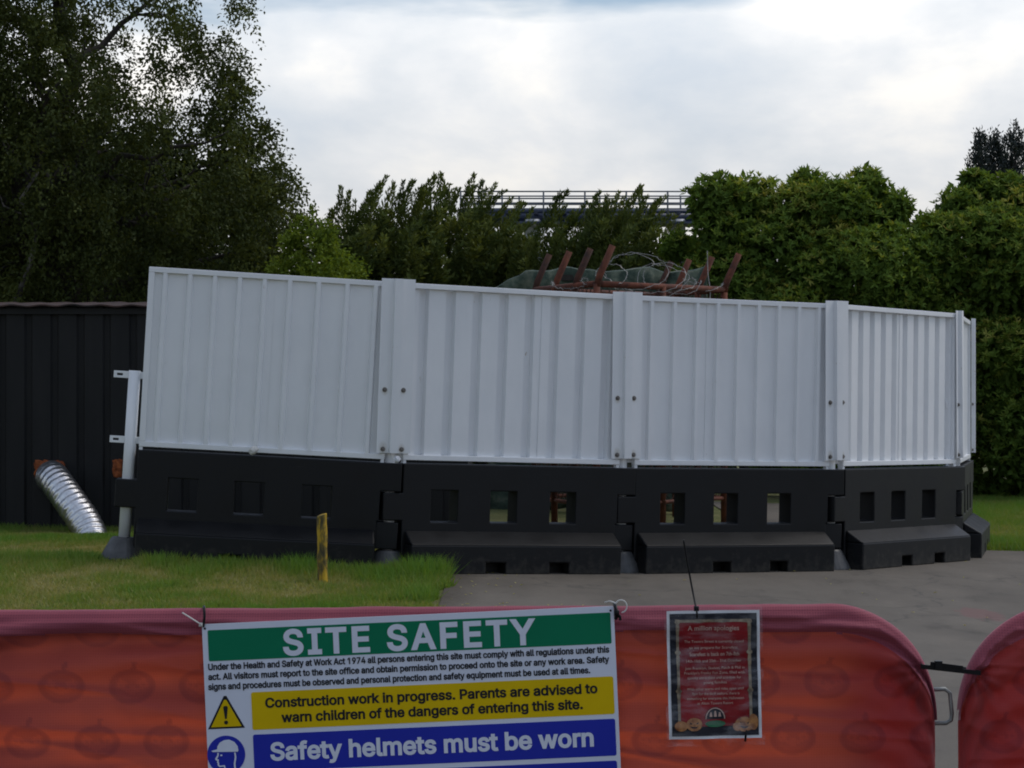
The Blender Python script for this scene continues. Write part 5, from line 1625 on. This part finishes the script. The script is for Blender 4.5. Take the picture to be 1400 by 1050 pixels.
# helmet roundel
hcx, hcz = sl_(309.5, 1031.5)
disc = lambda r_: [(hcx + r_ * math.cos(R(k * 8)), hcz + r_ * math.sin(R(k * 8))) for k in range(45)]
band('roundel', disc(26 * px_), M['sign_blue'])
hp = lambda pts: [(hcx + a * px_, hcz + b_ * px_) for a, b_ in pts]
hd = MB()
hd.plate(hp([(-20, 6), (-12, 8), (-11.5, 12), (-8, 17), (-2, 20), (5, 20.5), (12, 17), (16, 11), (17, 5), (16, 3.5), (-18, 4.5)]), YF - 0.0016, YF - 0.0010)
hd.plate(hp([(-12, 3), (-12.2, 0), (-15.5, -5), (-14.5, -7), (-12.5, -7.5), (-13, -10), (-12, -11.5), (-12.5, -13.5), (-10, -16.5), (-4, -16), (-3, -19), (-4, -25), (-1.6, -25), (-1.2, -18.8), (-2.5, -14.2), (-9, -14.6), (-10.4, -13), (-10, -11), (-10.8, -9.4), (-10.2, -6), (-12.8, -5.4), (-10.3, -1), (-10, 3)]), YF - 0.0016, YF - 0.0010)
hd.plate(hp([(11, 2.6), (13, 2.6), (13.8, -4), (12, -13), (13, -24), (10.6, -25), (9.8, -13), (11.6, -4)]), YF - 0.0016, YF - 0.0010)
hd.plate(hp([(-8, 0.5), (-5.4, 0.5), (-5.4, -1.4), (-8, -1.4)]), YF - 0.0016, YF - 0.0010)
hd.build('helmet_symbol', M['ink_white'], sign)
# corner holes
for (a, b_) in ((4.0, -6.0), (559, -6.0)):
    MB().tube([(a * px_, -0.0024, b_ * px_), (a * px_, -0.0018, b_ * px_)], 1.6 * px_, 10).build('hole', M['ink'], sign)

# cable ties on the sign
def fp(px, py, off=0.04):
    return at(px, py, FD - off)
def ties(name, tubes, mat, label, heads=()):
    mb = MB()
    for pts_, r_ in tubes: mb.tube(catmull([Vector(p_) for p_ in pts_], 8), r_, 6)
    for c, s_ in heads: mb.box(c.x - s_, c.x + s_, c.y - s_ * 0.8, c.y + s_ * 0.8, c.z - s_, c.z + s_)
    return tag(mb.build(name, mat, None, True), label, 'cable tie', 'cable ties on the front cover')
ties('cable_tie', [([fp(278, 857), fp(279.5, 843, 0.045), fp(279, 831, 0.03), at(279, 829.5, FD + 0.02)], 0.0032)], M['tie_black'], 'short black cable tie over the hem at the left corner of the sign')
ties('cable_tie', [([fp(276, 854.5, 0.046), fp(264, 847, 0.055), fp(249, 837.5, 0.06)], 0.0019)], M['tie_white'], 'white cable tie tail sticking out left of the sign', [(fp(274.5, 854, 0.045), 0.0042)])
ties('cable_tie', [([fp(842, 846), fp(843, 838, 0.05), fp(841, 828, 0.035), at(840, 825, FD + 0.01)], 0.0042), ([fp(841, 846), fp(847, 842, 0.05), fp(848, 848, 0.05)], 0.003)], M['tie_black'], 'black cable tie knotted at the right corner of the sign', [(fp(843, 838, 0.052), 0.006)])
loop = [fp(849 + 8.0 * math.sin(R(k)) * (1 if k < 200 else 1), 829 - 8.5 * math.cos(R(k)), 0.05) for k in range(-60, 200, 26)]
ties('cable_tie', [(loop, 0.0017), ([fp(827, 823.5, 0.04), fp(834, 822, 0.045), fp(842, 825, 0.05)], 0.0017)], M['tie_white'], 'white cable tie curled in a loop at the right corner of the sign')

# ------------------------------------------------------------------ laminated poster
PD = FD - 0.058
PS = FP / PD
pq = 1.0 / PS
poster = empty('notice_poster', at(976.5, 922, PD), Matrix.Rotation(R(-0.9), 3, 'Y') @ Matrix.Rotation(R(-1.5), 3, 'X'))
tag(poster, 'red laminated notice in a black and bamboo border hanging from a long black cable tie', 'poster')
def pwarp(x, z):
    return 0.0055 * mnoise.noise(Vector((x * 22 + z * 9, z * 26, 1.7))) + 0.004 * math.sin(z * 34 + x * 9) * math.exp(-((z - 0.06) / 0.07) ** 2) + 0.006 * math.sin(z * 11 + 0.5) + 0.004 * math.sin(x * 17 + z * 6 + 1.0) - 0.006 * (z * 6) ** 2 * 0.3
def pgrid(name, x0, x1, z0, z1, y, mat, nx_=24, nz_=30, skew=0.0):
    vs, fs = [], []
    for j in range(nz_ + 1):
        z = z0 + (z1 - z0) * j / nz_
        for i in range(nx_ + 1):
            x = x0 + (x1 - x0) * i / nx_
            vs.append((x, y + pwarp(x, z), z))
    fs = [(j * (nx_ + 1) + i, j * (nx_ + 1) + i + 1, (j + 1) * (nx_ + 1) + i + 1, (j + 1) * (nx_ + 1) + i) for j in range(nz_) for i in range(nx_)]
    return MB().add(vs, fs).build(name, mat, poster, True)
def pplate(mb, poly, y):
    n_ = len(poly)
    tris = tessellate_polygon([[Vector((x, z, 0)) for x, z in poly]])
    mb.add([(x, y + pwarp(x, z), z) for x, z in poly], [tuple(t_) for t_ in tris])
PWx, PHx = 63.5 * pq, 87 * pq
pgrid('paper', -PWx, PWx, -PHx, PHx, 0.0, M['paper'])
pgrid('border', -PWx + 4 * pq, PWx - 4 * pq, -PHx + 4 * pq, PHx - 4 * pq, -0.0012, M['poster_black'])
# red field with clipped corners
mb = MB()
fw, ft, fb_ = 48.5 * pq, 74 * pq, -70 * pq
vs, fs = [], []
nx_, nz_ = 20, 26
for j in range(nz_ + 1):
    v_ = j / nz_
    z = fb_ + (ft - fb_) * v_
    hw = fw - 6 * pq * max(0, (v_ - 0.94) / 0.06) ** 2
    for i in range(nx_ + 1):
        x = -hw + 2 * hw * i / nx_
        vs.append((x, -0.0022 + pwarp(x, z), z))
fs = [(j * (nx_ + 1) + i, j * (nx_ + 1) + i + 1, (j + 1) * (nx_ + 1) + i + 1, (j + 1) * (nx_ + 1) + i) for j in range(nz_) for i in range(nx_)]
mb.add(vs, fs)
mb.build('red_field', M['poster_red'], poster, True)
# bamboo border with knots
bb = MB()
def pol(x0, z0, x1, z1, r_):
    n_ = 16
    pts_ = [Vector((x0 + (x1 - x0) * k / n_, 0, z0 + (z1 - z0) * k / n_)) for k in range(n_ + 1)]
    d_ = (pts_[-1] - pts_[0]).normalized(); s_ = Vector((-d_.z, 0, d_.x))
    vs = []
    for k, p_ in enumerate(pts_):
        w__ = r_ * (1.35 if k % 5 == 0 else 1)
        for sg in (-1, 1):
            q_ = p_ + s_ * sg * w__
            vs.append((q_.x, -0.003 + pwarp(q_.x, q_.z), q_.z))
    bb.add(vs, [(2 * k, 2 * k + 1, 2 * k + 3, 2 * k + 2) for k in range(n_)])
pol(-49 * pq, -70 * pq, -49 * pq, 73 * pq, 1.9 * pq); pol(49 * pq, -70 * pq, 49 * pq, 73 * pq, 1.9 * pq); pol(-52 * pq, 73 * pq, 52 * pq, 73 * pq, 1.9 * pq)
for (a, b_) in ((-49, 30), (49, 30), (-49, -22), (49, -22), (-49, 72), (49, 72)):
    pplate(bb, [((a + 4.2 * math.cos(R(k * 45))) * pq, (b_ + 3.2 * math.sin(R(k * 45))) * pq) for k in range(8)], -0.0036)
bb.build('bamboo_border', M['poster_wood'], poster)
pk_ = MB()
for (a, b_, r_, s_) in ((-47, -69, 9, 7), (-29, -67, 11, 9), (40, -68, 13, 10), (52, -65, 7, 11), (30, -71, 6, 6)):
    pplate(pk_, [((a + r_ * math.cos(R(k * 22.5))) * pq, (b_ + s_ * math.sin(R(k * 22.5))) * pq) for k in range(16)], -0.0042)
pk_.build('printed_pumpkins', M['poster_orange'], poster)
fc = MB()
for (a, b_) in ((-29, -67), (40, -68)):
    for sg in (-1, 1):
        pplate(fc, [((a + sg * 2) * pq, (b_ + 0.5) * pq), ((a + sg * 6) * pq, (b_ + 3.5) * pq), ((a + sg * 5.5) * pq, (b_ + 0.5) * pq)], -0.005)
    pplate(fc, [((a - 6) * pq, (b_ - 2) * pq), ((a - 3) * pq, (b_ - 5) * pq), ((a + 3) * pq, (b_ - 5) * pq), ((a + 6) * pq, (b_ - 2) * pq), ((a + 2) * pq, (b_ - 3.4) * pq), ((a - 2) * pq, (b_ - 3.0) * pq)], -0.005)
fc.build('pumpkin_faces', M['poster_black'], poster)
bdg = MB()
pplate(bdg, [((0 + 14 * math.cos(R(k * 15))) * pq, (-60 + 16 * math.sin(R(k * 15))) * pq) for k in range(13)], -0.0042)
bdg.build('badge', M['poster_black'], poster)
bd2_ = MB()
n_ = 12
for k in range(n_):
    a0, a1 = R(k * 15), R((k + 1) * 15)
    pplate(bd2_, [(13.6 * math.cos(a0) * pq, (-60 + 15.4 * math.sin(a0)) * pq), (13.6 * math.cos(a1) * pq, (-60 + 15.4 * math.sin(a1)) * pq), (12.2 * math.cos(a1) * pq, (-60 + 14 * math.sin(a1)) * pq), (12.2 * math.cos(a0) * pq, (-60 + 14 * math.sin(a0)) * pq)], -0.005)
for k in (-6, 0, 6):
    pplate(bd2_, [((k - 2) * pq, -57 * pq), ((k + 2) * pq, -57 * pq), ((k + 1) * pq, (-51 + (2 if k == 0 else 0)) * pq), ((k - 1) * pq, (-51 + (2 if k == 0 else 0)) * pq)], -0.005)
bd2_.build('badge_rim', M['cream_ink'], poster)
gr_ = MB()
pplate(gr_, [((14 * math.cos(R(k * 20))) * pq, (-66.5 + 4.5 * math.sin(R(k * 20))) * pq) for k in range(18)], -0.0046)
gr_.build('badge_ribbon', M['poster_green'], poster)
tx = MB()
lines = [('A million apologies', -35, 35, 60, 6.5, 0.01), ('The Towers Street is currently closed', -40, 41, 43, 3.6, 0.006), ('as we prepare for Scarefest', -33, 33, 34.5, 3.6, 0.006),
         ('Scarefest is back on 7th-8th', -33, 35, 25, 5.0, 0.012), ('14th-16th and 20th - 31st October', -38, 38, 16.5, 3.8, 0.006),
         ('Join Franklyn, Skelvin, Patch & Phil in', -40, 42, 7, 3.6, 0.004), ("Franklyn's Freaky Fun Zone, filled with", -41, 42, 0.5, 3.6, 0.004), ('spooky attractions and activities for', -37, 37, -6, 3.6, 0.004), ('young families', -15, 17, -12.5, 3.6, 0.004),
         ('With other scares and rides open until', -38, 40, -21, 3.6, 0.004), ('9pm for the thrill seekers, there is', -31, 34, -27.5, 3.6, 0.004), ('something for everyone this Halloween', -38, 40, -34, 3.6, 0.004), ('at Alton Towers Resort', -24, 25, -40.5, 3.6, 0.004)]
for txt, a, b_, z, cap, bold in lines:
    v, F = text_mesh(txt, a * pq, b_ * pq, z * pq, cap=cap * pq, bold=bold)
    tx.add([(p_[0], -0.0044 + pwarp(p_[0], p_[2]), p_[2]) for p_ in v], F)
tx.build('notice_words', M['cream_ink'], poster)
pgrid('laminate', -PWx - 3.5 * pq, PWx + 3.5 * pq, -PHx - 9 * pq, PHx + 6 * pq, -0.0062, M['laminate'])

ties('cable_tie', [([fp(953, 845, 0.078), fp(952.5, 836, 0.080), fp(951, 828, 0.06), fp(946, 803, 0.03), fp(940, 770, 0.03), fp(934.5, 738, 0.035)], 0.0023)], M['tie_black'], 'long black cable tie standing upright above the red notice', [(fp(952, 832, 0.074), 0.0055)])
ties('cable_tie', [([fp(1019, 1013, 0.074), fp(1019.5, 1006, 0.086), fp(1021, 999, 0.080)], 0.0026)], M['tie_black'], 'short black cable tie through the lower edge of the red notice')
